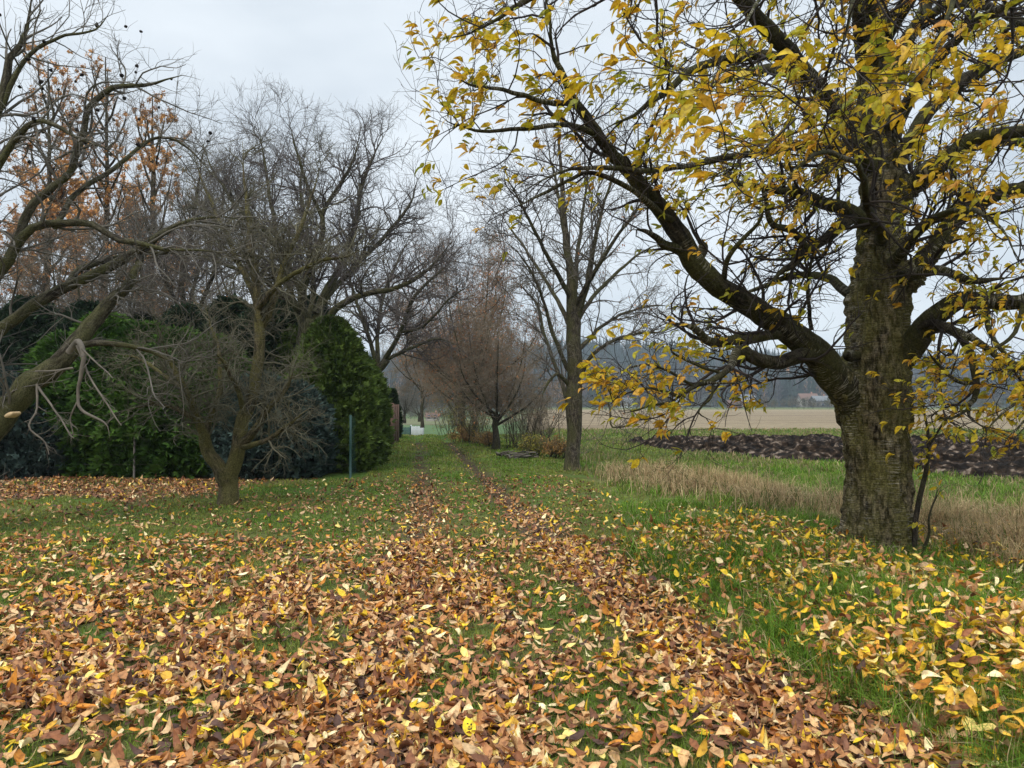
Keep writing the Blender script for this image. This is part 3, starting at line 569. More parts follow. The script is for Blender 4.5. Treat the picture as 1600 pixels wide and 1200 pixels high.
def fused_trunk():
    g = Geo(); tubes(g, tp[None], tr[None], 64, cap=True, mod=lambda rr, th, ln, b: rr * (1 + np.cos(4 * th + 1.2) * .13 * np.exp(-ln / .5)[..., None] + .03 * np.cos(3 * th + ln[..., None])) - (.06 * np.exp(-((th - 5.5) / .16) ** 2) * np.exp(-ln / 1.3)[..., None] + .04 * np.exp(-((th - 3.9) / .12) ** 2) * np.exp(-ln / .9)[..., None]))
    for i in FUSE:
        p, r_ = LB[i]; n = int(len(p) * .26 + 4) if i else 20; q = np.linspace(0, 1, n); tubes(g, p[None, :n], (r_[:n] * (1.12 - .28 * q ** 2))[None], 24, cap=True)
    o = g.build('trunk_cage', MT['cherry'], cherry, base); m = o.modifiers.new('r', 'REMESH'); m.mode = 'VOXEL'; m.voxel_size = .014
    m = o.modifiers.new('s', 'SMOOTH'); m.factor = .5; m.iterations = 9
    dg = bpy.context.evaluated_depsgraph_get(); ev = o.evaluated_get(dg).to_mesh(); n = len(ev.vertices)
    co = np.empty(n * 3, np.float32); ev.vertices.foreach_get('co', co); co = co.reshape(-1, 3); no_ = np.empty(n * 3, np.float32); ev.vertices.foreach_get('normal', no_); no_ = no_.reshape(-1, 3)
    lp = np.array([tuple(p.vertices) for p in ev.polygons if len(p.vertices) == 4], np.int64); bpy.data.objects.remove(o)
    x, y, z = co.T.astype(float); nz = fbm(x * 5, y * 5, z * 1.6, o=4) - .5; fz = np.abs(fbm(x * 19, y * 19, z * 4.2 + 3, o=4) - .5); hz = fbm(x * 5, y * 5, z * 42, o=2) - .5; fl = fbm(x * 30, y * 30, z * 16, o=3) - .5
    d = .075 * nz - .2 * (.16 - fz) + .012 * hz + .03 * fl; co = co + no_ * d[:, None]
    g = Geo(); g.add(co + base, f4=lp, b=np.stack([x, y, z], 1)); g.build('trunk', MT['cherry'], cherry, base)
FUSE = [0, 28, 29, 32, 22]
fused_trunk()
for i, l in enumerate(LB):
    if i in FUSE: k_ = max(2, int(len(l[0]) * .10)); bough(cherry, base, (l[0][k_:], l[1][k_:]), MT['cherryb'] if i in (0, 28) else MT['cherryb'], 30, .25); continue
    bough(cherry, base, l, MT['cherryb'], 12, .32)
lv = twiggery(LB, [dict(every=.24, length=(.5, 1.6), ang=(30, 75), K=9, t0=.15, wander=.20, up=.12, rk=.42, rmax=.02, rmin=.004, taper=.3),
                   dict(every=.13, length=(.25, .75), ang=(25, 70), K=6, t0=.1, wander=.2, up=.12, rk=.55, rmax=.008, rmin=.0026, taper=.4),
                   dict(every=.11, length=(.08, .34), ang=(25, 75), K=4, t0=.1, wander=.2, up=.1, rk=.6, rmax=.004, rmin=.0017, taper=.5)])
crown_mesh(cherry, base, lv, MT['twig'], (6, 4, 3))
def near_density(px, py):
    def G(cx, cy, sx, sy, a): return a * np.exp(-((px - cx) / sx) ** 2 - ((py - cy) / sy) ** 2)
    d = G(1330, 150, 260, 170, 1.0) + G(1130, 190, 170, 130, .8) + G(1530, 120, 150, 140, .6) + G(850, 130, 140, 110, .75) + G(740, 170, 85, 100, 1.0) + G(1000, 90, 150, 110, .6)
    d += G(1030, 600, 120, 62, 1.9) + G(1560, 500, 130, 110, .8) + G(1530, 620, 130, 80, .9) + G(1560, 380, 90, 70, .7) + G(700, 70, 80, 50, .6) + G(690, 290, 70, 40, .7) + G(1110, 640, 40, 30, 1.2)
    d += G(1250, 460, 90, 80, .22) + G(880, 260, 150, 60, .25) + .05 + G(1380, 340, 120, 80, .2)
    return np.clip(d, 0, 1)
def hang(g, tw, prob, per, size, cols, lod=0, droop=.5, wind=-.85, r=.45):
    """leaves along twigs (N,K,3)"""
    n = len(tw); k = rng.random(n) < prob; tw = tw[k]; n = len(tw)
    if n == 0: return
    idx = np.repeat(np.arange(n), per); m = len(idx); t = rng.uniform(.15, 1, m) * (tw.shape[1] - 1); i = np.minimum(t.astype(int), tw.shape[1] - 2); f = (t - i)[:, None]
    p = tw[idx, i] * (1 - f) + tw[idx, i + 1] * f; d = nrm(tw[idx, i + 1] - tw[idx, i])
    dd = nrm(d * .35 + rng.normal(0, .38, (m, 3)) + np.array([wind, 0, -droop]) * rng.uniform(.4, 1.3, (m, 1)))
    p = p + dd * .02; nor = nrm(rng.normal(0, .42, (m, 3)) + np.array([-.25, -.12, .9]))
    tone = np.repeat(rng.random(n), per) * .65 + rng.random(m) * .35
    c = cols(tone, m); ln = rng.uniform(*size, m)
    far = np.linalg.norm(p - [0, 0, CAMZ], axis=1) > 2.1; p, dd, nor, ln, c = p[far], dd[far], nor[far], ln[far], c[far]; m = len(p)
    leafs(g, p, dd, nor, ln, ln * rng.uniform(.40, .56, m), c, fold=rng.uniform(.05, .95, m), bend=rng.uniform(-.2, .9, m), lod=lod)
def ycol(t, m):
    a = np.array([(.24, .29, .035), (.46, .42, .03), (.66, .48, .025), (.70, .42, .03), (.58, .27, .05)]); t = np.clip(t, 0, .999) * 4
    i = t.astype(int); f = (t - i)[:, None]; return (a[i] * (1 - f) + a[np.minimum(i + 1, 4)] * f) * rng.uniform(.75, 1.1, (m, 1))
g = Geo()
for (p, r), pk, per in ((lv[2], .36, 4), (lv[1], .50, 5)):
    px, py = proj(p.mean(1)); clump = sstep(.35, .6, fbm(p[:, -1, 0] * 2.6, p[:, -1, 1] * 2.6, p[:, -1, 2] * 2.6, o=2))
    hang(g, p, near_density(px, py) * pk * (.25 + clump), per, (.055, .108), ycol, wind=-1.0, droop=.35)
g.build('foliage', MT['leaf'], cherry, base)
# a sucker growing beside the trunk
sb = P(1428, 862, 7.6); sb[2] = float(H(sb[0], sb[1])) - .02
sap = thing('sapling', sb, 'thin leafy shoot growing close beside the right of the big cherry trunk', 'sapling')
sl_ = [trace([(1428, 872, 7.6, 4.5), (1427, 830, 7.6, 4.2), (1438, 780, 7.6, 4), (1449, 730, 7.6, 3.4), (1450, 690, 7.6, 2.6), (1444, 640, 7.6, 1.6), (1438, 600, 7.6, 1)]), trace([(1437, 868, 7.6, 3), (1450, 838, 7.55, 2.4), (1452, 800, 7.5, 1.5), (1470, 760, 7.5, .8)]), trace([(1450, 700, 7.6, 2), (1475, 660, 7.5, 1.6), (1510, 640, 7.4, 1.2), (1560, 650, 7.3, .8)])]
for l in sl_: bough(sap, sb, l, MT['dim'], 7, .3, name='stem')
sv = twiggery(sl_, [dict(every=.13, length=(.12, .4), ang=(30, 70), K=5, t0=.35, wander=.2, up=.1, rk=.5, rmax=.004, rmin=.0015), dict(every=.12, length=(.06, .2), ang=(30, 70), K=4, wander=.2, rk=.6, rmax=.003, rmin=.0013)])
crown_mesh(sap, sb, sv, MT['twig'], (4, 3)); g = Geo(); px, py = proj(sv[0][0].mean(1)); hang(g, sv[0][0], np.where(py < 740, .9, .1), 4, (.06, .10), ycol); hang(g, sv[1][0], .25, 2, (.06, .1), ycol); g.build('foliage', MT['leaf'], sap, sb)
# ---- walnut tree, far left, leaning in from outside the frame
wb = np.array([-6.9, 8.6, -.05])
wal = thing('walnut_tree', wb, 'leaning bare walnut tree with dark husks and a broken hanging bough, left edge', 'tree')
wl = []
def WL(*p, K=30, S_=14, nm='bough', mt='walnut', ap=True):
    p = [(a, b, c, d * (.72 if nm == 'trunk' else .42 if nm == 'broken_bough' else .58)) for a, b, c, d in p]; l = trace(p, K); bough(wal, wb, l, MT[mt], S_, .22, name=nm)
    if ap: wl.append(l)
WL((-130, 905, 8.6, 50), (-115, 830, 8.6, 40), (-70, 740, 8.7, 33), (0, 655, 8.8, 27), (50, 603, 8.9, 24), (105, 555, 9.0, 20), (150, 500, 9.2, 16), (200, 440, 9.5, 10), (230, 380, 9.8, 6), K=60, S_=24, nm='trunk')
WL((-95, 790, 8.6, 30), (-110, 650, 8.8, 25), (-60, 560, 9.0, 20), (0, 517, 9.2, 16), (50, 476, 9.3, 15), (105, 448, 9.4, 14), (165, 422, 9.5, 13), (220, 387, 9.6, 11), (275, 352, 9.7, 9), (340, 340, 9.8, 6), (400, 345, 10, 3))
WL((-110, 650, 8.8, 25), (-60, 520, 8.8, 20), (0, 428, 8.8, 15), (22, 385, 8.8, 13), (45, 358, 8.8, 11), (90, 350, 8.8, 10), (145, 352, 8.8, 9), (185, 372, 8.8, 9), (250, 388, 8.8, 6), (330, 392, 8.8, 4), (400, 405, 8.8, 2))
WL((20, 390, 8.8, 12), (45, 330, 8.9, 11), (85, 288, 9.0, 10), (112, 268, 9.0, 9), (127, 210, 9.0, 8), (140, 170, 9, 8), (175, 140, 9, 7), (230, 130, 9, 5), (285, 118, 9, 3), (315, 125, 9, 1.5))
WL((-110, 700, 8.6, 26), (-90, 450, 8.4, 22), (-50, 280, 8.3, 17), (0, 168, 8.2, 12), (12, 105, 8.2, 10), (38, 60, 8.2, 8), (48, 0, 8.2, 6), (60, -60, 8.2, 3))
WL((-5, 180, 8.2, 8), (35, 100, 8.2, 6), (90, 60, 8.2, 4), (150, 45, 8.2, 2.5), (180, 0, 8.2, 1.5))
WL((-90, 450, 8.4, 18), (-40, 330, 8.0, 13), (10, 240, 7.8, 9), (60, 190, 7.7, 7), (130, 220, 7.6, 5), (190, 240, 7.6, 3))
WL((105, 445, 9.4, 9), (130, 420, 9.6, 8), (190, 400, 9.8, 6), (260, 395, 10, 5), (330, 400, 10.2, 3))
WL((120, 540, 9.0, 10), (170, 535, 9.1, 8), (230, 548, 9.3, 6), (290, 572, 9.5, 3))
WL((85, 355, 8.8, 8), (120, 300, 9.2, 7), (185, 260, 9.5, 6), (240, 215, 9.7, 4), (290, 230, 9.9, 3), (350, 290, 10, 2))
WL((108, 550, 8.8, 12), (120, 533, 8.7, 11), (130, 556, 8.5, 9), (122, 610, 8.5, 6), (128, 640, 8.5, 5.5), (165, 662, 8.5, 5), (172, 690, 8.5, 2.5), nm='broken_bough', mt='dead', ap=False)
dd = [trace([(a, b, c, d * .5) for a, b, c, d in q], 14) for q in ([(120, 540, 8.6, 4.5), (140, 590, 8.5, 3), (165, 630, 8.4, 3), (190, 665, 8.4, 1.6)], [(58, 600, 8.7, 4), (55, 640, 8.6, 3), (45, 665, 8.5, 3), (70, 690, 8.5, 2.5), (78, 710, 8.5, 1.4)], [(60, 605, 8.7, 4), (85, 640, 8.5, 3), (110, 678, 8.4, 2.4), (118, 685, 8.4, 1.5)], [(115, 575, 8.5, 4), (85, 580, 8.5, 3.5), (55, 580, 8.5, 3)], [(128, 545, 8.5, 3), (165, 580, 8.4, 2), (175, 590, 8.3, 1.4)], [(125, 620, 8.5, 3), (110, 650, 8.5, 2.2), (115, 680, 8.5, 1.5)])]
g = Geo()
for p, r in dd: tubes(g, p[None], r[None], 6)
dv = twiggery(dd, [dict(every=.07, length=(.1, .5), ang=(30, 70), K=6, wander=.3, up=-.12, rk=.5, rmax=.006, rmin=.002), dict(every=.14, length=(.06, .2), ang=(30, 70), K=3, wander=.2, rk=.6, rmin=.0015)])
for p, r in dv: tubes(g, p, r, 3)
g.build('dead_twigs', MT['dead'], wal, wb)
lv = twiggery(wl, [dict(every=.22, length=(.6, 1.9), ang=(30, 75), K=9, t0=.25, wander=.2, up=.10, rk=.45, rmax=.018, rmin=.005, taper=.3),
                   dict(every=.17, length=(.3, .9), ang=(30, 70), K=7, t0=.1, wander=.2, up=.1, rk=.55, rmax=.008, rmin=.003, taper=.4),
                   dict(every=.12, length=(.12, .42), ang=(30, 70), K=4, t0=.1, wander=.2, up=.12, rk=.6, rmax=.004, rmin=.002, taper=.5)])
crown_mesh(wal, wb, lv, MT['twigl'], (6, 4, 3))
px, py = proj(lv[2][0][:, -1]); ok = np.where((px > -20) & (px < 330) & (py < 270))[0]; ok = rng.choice(ok, min(55, len(ok)), replace=False)
g = Geo(); a_, e_ = np.meshgrid(np.linspace(0, 2 * np.pi, 8, endpoint=False), np.linspace(-1.4, 1.4, 5)); sp_ = np.stack([np.cos(a_) * np.cos(e_), np.sin(a_) * np.cos(e_), np.sin(e_) * 1.15], -1).reshape(-1, 3) * .026
sf = [(r_ * 8 + q, r_ * 8 + (q + 1) % 8, (r_ + 1) * 8 + (q + 1) % 8, (r_ + 1) * 8 + q) for r_ in range(4) for q in range(8)]
g.add(sp_ * (1 + .2 * rng.normal(size=(40, 1))), f4=sf); husk0 = None; hm = plain('walnut_husk', (.012, .009, .008), .9, .3, 30)
for j in ok:
    if husk0 is None: husk0 = h_ = g.build('nut_husk', hm, wal)
    else: h_ = husk0.copy(); COL.objects.link(h_)
    h_.location = tuple(lv[2][0][j, -1] - wb + [0, 0, -.02]); h_.scale = (rng.uniform(.6, .95),) * 3; h_.rotation_euler = tuple(rng.uniform(0, 3, 3))
q0 = P(14, 648, 8.52); g = Geo(); th_ = np.linspace(0, 2 * np.pi, 20, endpoint=False); rim = lambda k, dy: q0 + np.stack([k * .055 * np.cos(th_), 0 * th_ + dy, k * .028 * np.sin(th_) + .02 * np.cos(th_)], 1)
g.add(np.vstack([[q0 + [0, -.012, 0]], rim(1, 0), rim(1.1, .12)]), f3=[(0, 1 + i, 1 + (i + 1) % 20) for i in range(20)], f4=[(1 + i, 21 + i, 21 + (i + 1) % 20, 1 + (i + 1) % 20) for i in range(20)]); g.build('cut_scar', plain('fresh_cut_wood', (.5, .36, .2), .8, .2, 30), wal, wb)
# ---- forked fruit tree on the lawn
pb = P(355, 786, 11.6); pb[2] = float(H(pb[0], pb[1])) - .03
plum = thing('fruit_tree', pb, 'small twiggy forked fruit tree standing on the lawn before the hedge', 'tree')
pl_ = []
def PL(*p, K=30, S_=14, nm='bough'): l = trace(p, K); pl_.append(l); bough(plum, pb, l, MT['plum'], S_, .28, name=nm)
PL((357, 800, 11.6, 21), (356, 780, 11.6, 16), (354, 760, 11.6, 15), (352, 745, 11.6, 17), (350, 735, 11.6, 14), K=30, S_=24, nm='trunk'); pl_.pop()
PL((350, 750, 11.6, 12), (338, 725, 11.6, 11), (325, 702, 11.6, 10), (318, 670, 11.5, 8), (305, 640, 11.4, 6), (285, 600, 11.3, 4.5), (262, 560, 11.2, 3), (250, 520, 11.1, 1.6))
PL((353, 752, 11.6, 13), (366, 718, 11.6, 12), (373, 690, 11.6, 11), (384, 650, 11.7, 10), (398, 610, 11.8, 9), (405, 560, 11.9, 8.5), (404, 500, 12, 8), (398, 430, 12.1, 6.5), (390, 360, 12.2, 5), (383, 290, 12.3, 3.5), (378, 220, 12.3, 2))
PL((374, 695, 11.6, 8), (400, 670, 11.5, 6), (420, 640, 11.4, 5), (445, 610, 11.3, 3), (460, 570, 11.2, 1.5))
PL((404, 520, 12, 6), (425, 470, 12, 5.5), (440, 420, 12, 4.5), (468, 360, 12.1, 3.5), (490, 300, 12.2, 2), (500, 250, 12.2, 1))
PL((400, 470, 12.1, 5.5), (378, 420, 12.3, 4.5), (350, 360, 12.4, 3.5), (320, 290, 12.5, 2), (300, 240, 12.5, 1))
PL((322, 690, 11.6, 6), (330, 650, 11.8, 5), (345, 600, 12, 4), (340, 540, 12.1, 3), (320, 480, 12.2, 2))
PL((384, 655, 11.7, 5), (370, 610, 11.4, 4), (350, 570, 11.1, 3), (330, 540, 10.9, 2))
PL((372, 700, 11.6, 5), (410, 690, 11.3, 4), (450, 665, 11.1, 3), (480, 640, 11, 1.5))
PL((315, 660, 11.5, 5), (280, 640, 11.4, 4), (240, 630, 11.3, 3), (200, 640, 11.2, 1.6))
PL((300, 625, 11.4, 4), (260, 590, 11.6, 3), (220, 560, 11.8, 2), (190, 555, 11.9, 1.2))
PL((403, 480, 12, 5), (440, 440, 11.6, 4), (490, 410, 11.3, 3), (540, 400, 11.1, 2), (580, 380, 11, 1))
lv = twiggery(pl_, [dict(every=.12, length=(.5, 1.5), ang=(30, 75), K=8, t0=.2, wander=.2, up=.08, rk=.45, rmax=.018, rmin=.004, taper=.3),
                    dict(every=.10, length=(.25, .8), ang=(25, 70), K=6, t0=.08, wander=.22, up=.1, rk=.6, rmax=.008, rmin=.003, taper=.45),
                    dict(every=.08, length=(.12, .36), ang=(25, 70), K=4, t0=.08, wander=.22, up=.1, rk=.65, rmax=.005, rmin=.0024, taper=.5)])
crown_mesh(plum, pb, lv, MT['twigg'], (5, 4, 3))
# ---- generic bare tree
def bare_tree(px, d, name, label, traces, height=None, mats=('dim', 'twigp'), spec=None, group=None, trunk_r=12, cat='tree', leaf=None, bk=.52):
    b_ = P(px, 700, d); b_[2] = float(H(b_[0], b_[1])) - .04
    root = thing(name, b_, label, cat, group); lim = []
    for i, t in enumerate(traces):
        t = [(q[0], q[1], d + q[2], q[3] * (bk if i else .78)) for q in t]; l = trace(t, 24); bough(root, b_, l, MT[mats[0]], 16 if i == 0 else 9, .22, name='trunk' if i == 0 else 'bough'); lim.append(l)
    lv = twiggery(lim[0 if len(lim) == 1 else 1:], spec); crown_mesh(root, b_, lv, MT[mats[1]], (5, 4, 3, 3))
    if leaf:
        g = Geo(); p = lv[-1][0]; hang(g, p, leaf['prob'] * (np.clip(1.6 - p[:, -1, 2] / 8, .25, 1.3) * (.3 + 1.2 * sstep(.4, .6, fbm(p[:, -1, 0] * .9, p[:, -1, 1] * .9, p[:, -1, 2] * .9, o=2))) if leaf['per'] > 4 else 1.), leaf['per'], leaf['size'], leaf['col'], lod=2, droop=.5, wind=0); g.build('foliage', MT['farleaf'], root, b_)
    return root, b_
def gy(d): return 632 + CAMZ * F / d
BS = [dict(every=.17, length=(.8, 2.3), ang=(28, 65), K=9, t0=.2, wander=.17, up=.10, rk=.45, rmax=.03, rmin=.007, taper=.3),
      dict(every=.15, length=(.4, 1.2), ang=(25, 65), K=6, t0=.1, wander=.2, up=.10, rk=.6, rmax=.011, rmin=.0038, taper=.4),
      dict(every=.09, length=(.2, .6), ang=(25, 65), K=4, t0=.1, wander=.17, up=.1, rk=.6, rmax=.005, rmin=.0029, taper=.5)]
# linden
rus = lambda t, m: np.where((t > .5)[:, None], np.array([[.42, .19, .09]]), np.array([[.26, .13, .07]])) * rng.uniform(.7, 1.3, (m, 1))
lin = [[(894, 745, 0, 19), (896, 725, 0, 15), (897, 690, 0, 13.5), (896, 655, 0, 15), (895, 630, 0, 18), (897, 605, 0, 16), (898, 560, 0, 15), (898, 500, 0, 14.5), (895, 470, 0, 12), (890, 420, 0, 8), (882, 350, 0, 6), (878, 280, 0, 4), (872, 200, 0, 2)],
       [(900, 500, 0, 10), (915, 450, -.3, 8.5), (928, 390, -.5, 7), (940, 330, -.6, 5), (958, 270, -.7, 3.5), (970, 210, -.8, 1.6)],
       [(893, 480, 0, 9), (890, 420, .2, 8), (880, 350, .3, 6), (868, 280, .4, 4), (850, 200, .4, 2)],
       [(890, 580, 0, 8), (872, 545, -.3, 6.5), (855, 490, -.6, 5), (838, 440, -.9, 4), (810, 395, -1.1, 2.5), (775, 370, -1.2, 1.3)],
       [(905, 590, 0, 7), (925, 555, -.4, 6), (955, 535, -.8, 5), (1000, 520, -1.2, 4), (1035, 518, -1.4, 3), (1060, 505, -1.5, 1.5)],
       [(905, 545, 0, 7), (935, 515, .4, 5.5), (975, 490, .8, 4), (1020, 478, 1, 3), (1060, 480, 1.2, 1.6)],
       [(905, 600, 0, 5), (930, 592, -.5, 4.5), (943, 610, -.9, 4), (952, 640, -1.1, 3.2), (956, 668, -1.2, 3), (985, 665, -1.3, 2), (1020, 672, -1.4, 1.2)],
       [(903, 500, 0, 8), (930, 460, .5, 6), (970, 420, .9, 4.5), (1010, 390, 1.2, 3), (1050, 375, 1.4, 1.6)],
       [(890, 510, 0, 8), (865, 460, .6, 6), (835, 410, 1.0, 4.5), (800, 360, 1.3, 3), (775, 320, 1.5, 1.6)],
       [(888, 600, 0, 7), (870, 585, -.4, 5), (850, 610, -.8, 3.5), (846, 625, -.9, 1.5)],
       [(900, 450, 0, 7), (905, 380, .5, 6), (915, 300, .7, 4), (925, 220, .9, 2)],
       [(884, 620, 0, 7), (868, 570, .6, 6), (850, 520, 1.1, 5), (835, 470, 1.4, 4), (795, 430, 1.6, 2)],
       [(898, 480, 0, 8), (945, 400, -1, 6), (985, 340, -1.6, 4), (1020, 290, -2, 2)],
       [(893, 470, 0, 8), (850, 390, -1, 6), (815, 320, -1.6, 4), (785, 260, -2, 2)]]
LS = [dict(every=.24, length=(.9, 2.2), ang=(25, 55), K=9, t0=.15, wander=.12, up=.05, rk=.42, rmax=.022, rmin=.006, taper=.3),
      dict(every=.17, length=(.4, 1.1), ang=(25, 55), K=6, t0=.1, wander=.13, up=.03, rk=.6, rmax=.010, rmin=.004, taper=.4),
      dict(every=.13, length=(.2, .5), ang=(25, 60), K=4, t0=.1, wander=.15, up=.02, rk=.65, rmax=.006, rmin=.0032, taper=.5)]
bare_tree(895, 17.4, 'linden_tree', 'bare linden with a swollen trunk and upswept boughs at the track verge', lin, mats=('linden', 'twigp'), spec=LS, leaf=dict(prob=.03, per=2, size=(.05, .08), col=rus))
# big bare tree just behind the hedge
big = [[(480, gy(17.6) + 4, 0, 24), (480, 680, 0, 20), (482, 560, 0, 18), (480, 500, 0, 17)],
       [(480, 520, 0, 14), (470, 460, -.3, 12), (492, 410, -.5, 10), (505, 360, -.6, 8), (503, 330, -.6, 7), (530, 290, -.7, 5.5), (555, 240, -.8, 4), (565, 195, -.8, 2)],
       [(484, 520, 0, 14), (510, 455, .3, 12), (540, 400, .5, 10), (556, 350, .6, 8), (565, 290, .7, 6), (590, 230, .8, 4), (610, 195, .8, 2)],
       [(486, 530, 0, 13), (530, 480, -.5, 11), (570, 460, -.9, 9), (620, 450, -1.3, 7), (665, 425, -1.6, 5), (700, 385, -1.8, 3), (720, 360, -1.9, 1.5)],
       [(478, 520, 0, 12), (455, 460, .5, 10), (440, 400, .8, 8), (425, 330, 1, 6), (415, 260, 1.1, 4), (400, 180, 1.2, 2)],
       [(480, 510, 0, 10), (490, 440, 1, 8), (480, 360, 1.4, 6), (470, 290, 1.6, 4), (480, 215, 1.7, 2)],
       [(492, 490, 0, 10), (550, 420, 1, 8), (600, 370, 1.5, 6), (640, 320, 1.8, 4), (655, 270, 2, 2)],
       [(478, 500, 0, 9), (430, 450, -1, 7), (370, 420, -1.5, 5), (310, 400, -1.8, 3), (260, 390, -2, 1.5)],
       [(475, 470, 0, 9), (430, 380, -1, 7), (370, 320, -1.4, 5), (330, 260, -1.6, 3), (310, 200, -1.7, 1.5)],
       [(503, 340, -.6, 6), (480, 290, -.9, 5), (465, 240, -1.1, 3.5), (450, 190, -1.2, 2)]]
bare_tree(480, 17.6, 'bare_tree', 'wide many-limbed bare tree rising behind the hedge corner', big, mats=('walnut', 'farwig'), spec=BS)
side = [[(572, gy(23.5) + 3, 0, 12), (575, 640, 0, 11), (588, 590, 0, 9), (603, 560, 0, 8)],
        [(600, 565, 0, 8), (625, 520, -.5, 7), (645, 470, -1, 5.5), (680, 430, -1.4, 4), (715, 405, -1.6, 2)],
        [(600, 565, 0, 6), (640, 545, .5, 5), (680, 530, 1, 4), (720, 540, 1.2, 2)],
        [(590, 585, 0, 8), (590, 520, .6, 6), (600, 460, 1, 5), (625, 400, 1.3, 3), (650, 350, 1.5, 1.5)],
        [(592, 580, 0, 7), (570, 510, 0, 6), (550, 450, 0, 4), (530, 380, 0, 2)],
        [(625, 520, -.5, 5), (660, 510, -1, 4), (700, 470, -1.5, 3), (740, 440, -2, 1.5)]]
bare_tree(572, 23.5, 'bare_tree', 'smaller bare tree leaning over the track from behind the tall hedge', side, mats=('walnut', 'farwig'), spec=BS)
lf = [[(300, gy(20) + 3, 0, 13), (302, 640, 0, 11), (300, 560, 0, 10), (292, 500, 0, 8)], [(295, 520, 0, 8), (285, 440, .3, 7), (300, 360, .5, 5), (310, 290, .6, 4), (320, 220, .7, 2)], [(295, 510, 0, 7), (260, 440, -.5, 6), (240, 380, -.9, 4), (220, 330, -1, 2)], [(297, 510, 0, 7), (330, 440, -.4, 6), (350, 370, -.7, 4), (380, 300, -1, 3), (395, 240, -1, 2)],
      [(295, 500, 0, 7), (310, 420, 1, 5), (345, 340, 1.4, 4), (350, 250, 1.6, 2)], [(298, 540, 0, 6), (250, 500, -1, 4), (200, 480, -1.5, 2)]]
bare_tree(300, 20, 'bare_tree', 'slender bare tree behind the conifer hedge, left of the fruit tree', lf, mats=('dim', 'twigp'), spec=BS)
# orange-leaved tall trees far left
org = lambda t, m: (np.array([[.80, .46, .16]]) * t[:, None] + np.array([[.52, .32, .20]]) * (1 - t[:, None])) * rng.uniform(.7, 1.3, (m, 1))
def poplar(px, d, top, wpx, label, seed, prob):
    tr_ = [[(px, gy(d) + 3, 0, 11), (px + 3, 600, 0, 9), (px - 2, 450, 0, 7), (px + 2, 300, 0, 4.5), (px, top, 0, 1)]]
    for k in range(20):
        y0 = 560 - (560 - top - 60) * (k / 20) + U(-10, 10); s = (-1) ** k * U(.5, 1.1); h = U(90, 150) * (1 - .45 * k / 20); dd_ = U(-1, 1) * 2.2 * (1 - k / 30)
        wv = wpx * s * (1 - .5 * k / 20)
        tr_.append([(px, y0, 0, 4), (px + wv * .5, y0 - h * .3, dd_ * .5, 3), (px + wv * .85, y0 - h * .65, dd_ * .9, 2), (px + wv, y0 - h, dd_, 1)])
    return bare_tree(px, d, 'poplar_tree', label, tr_, mats=('dim', 'twigb'), group='tall orange-leaved trees behind the hedge', leaf=dict(prob=prob * 3.0, per=34, size=(.06, .11), col=org),
              spec=[dict(every=.26, length=(.6, 1.6), ang=(25, 50), K=6, t0=.15, wander=.15, up=.3, rk=.45, rmax=.02, rmin=.006, taper=.3), dict(every=.19, length=(.3, .9), ang=(25, 55), K=4, t0=.1, wander=.18, up=.25, rk=.6, rmax=.01, rmin=.005), dict(every=.28, length=(.15, .4), ang=(25, 55), K=3, t0=.1, wander=.18, up=.2, rk=.6, rmax=.006, rmin=.004)])
poplar(75, 24, 95, 60, 'tall orange-leaved tree behind the hedge, nearest the left edge', 1, .42)
poplar(165, 26, 90, 55, 'tall orange-leaved tree behind the hedge, middle one of three', 2, .38)
poplar(238, 25, 150, 45, 'thinner orange-leaved tree behind the hedge, closest to the bare trees', 3, .25)
# row of trees on the right of the track
def row_tree(px, d, name, label, H_, W_, seed, mats, leafp, group='bare trees lining the right of the track', stems=7, low=.25, fork=.15, lean=0):
    gy_ = gy(d); k = F / d; tr_ = []
    r0 = .15 * k
    tr_.append([(px, gy_ + 2, 0, r0 * 1.4), (px, gy_ - .4 * k, 0, r0), (px + lean * .3 * k, gy_ - fork * H_ * k, 0, r0 * .9), (px + lean * .4 * k, gy_ - (fork + .12) * H_ * k, 0, r0 * .7)])
    for i in range(stems):
        a = i / stems * 2 * math.pi + U(-.3, .3); sx = math.cos(a); sy = math.sin(a); ww = W_ * U(.75, 1.0) * (1.1 if i % 2 else .6); hh = H_ * (U(.85, 1) if i % 2 == 0 else U(.5, .75)); f0 = fork + U(-.03, .1)
        tr_.append([(px + lean * .3 * k, gy_ - f0 * H_ * k, 0, r0 * .6), (px + sx * ww * .5 * k, gy_ - (f0 * H_ + (hh - f0 * H_) * .30) * k, sy * ww * .4, r0 * .45), (px + sx * ww * .85 * k, gy_ - (f0 * H_ + (hh - f0 * H_) * .62) * k, sy * ww * .8, r0 * .28), (px + sx * ww * k, gy_ - hh * k, sy * ww, r0 * .1)])
    return bare_tree(px, d, name, label, tr_, mats=mats, group=group, spec=[
        dict(every=.22, length=(.9, 2.2), ang=(30, 75), K=8, t0=.1, wander=.2, up=.02, rk=.45, rmax=.03, rmin=.009, taper=.35),
        dict(every=.15, length=(.4, 1.1), ang=(25, 70), K=5, t0=.1, wander=.2, up=.03, rk=.6, rmax=.013, rmin=.006, taper=.4),
        dict(every=.12, length=(.2, .6), ang=(25, 70), K=4, t0=.1, wander=.2, up=.03, rk=.65, rmax=.008, rmin=.005, taper=.5)],
        leaf=dict(prob=leafp, per=2, size=(.06, .11), col=rus) if leafp else None)
row_tree(775, 25, 'fruit_tree', 'low many-stemmed bare tree behind the linden, at the cut branches', 4.6, 1.9, 1, ('dim', 'twigb'), .05, stems=8, fork=.16)
row_tree(742, 31, 'fruit_tree', 'brown-leaved bare tree second in the row right of the track', 9.0, 3.4, 2, ('linden', 'twigb'), .3, stems=12, fork=.22)
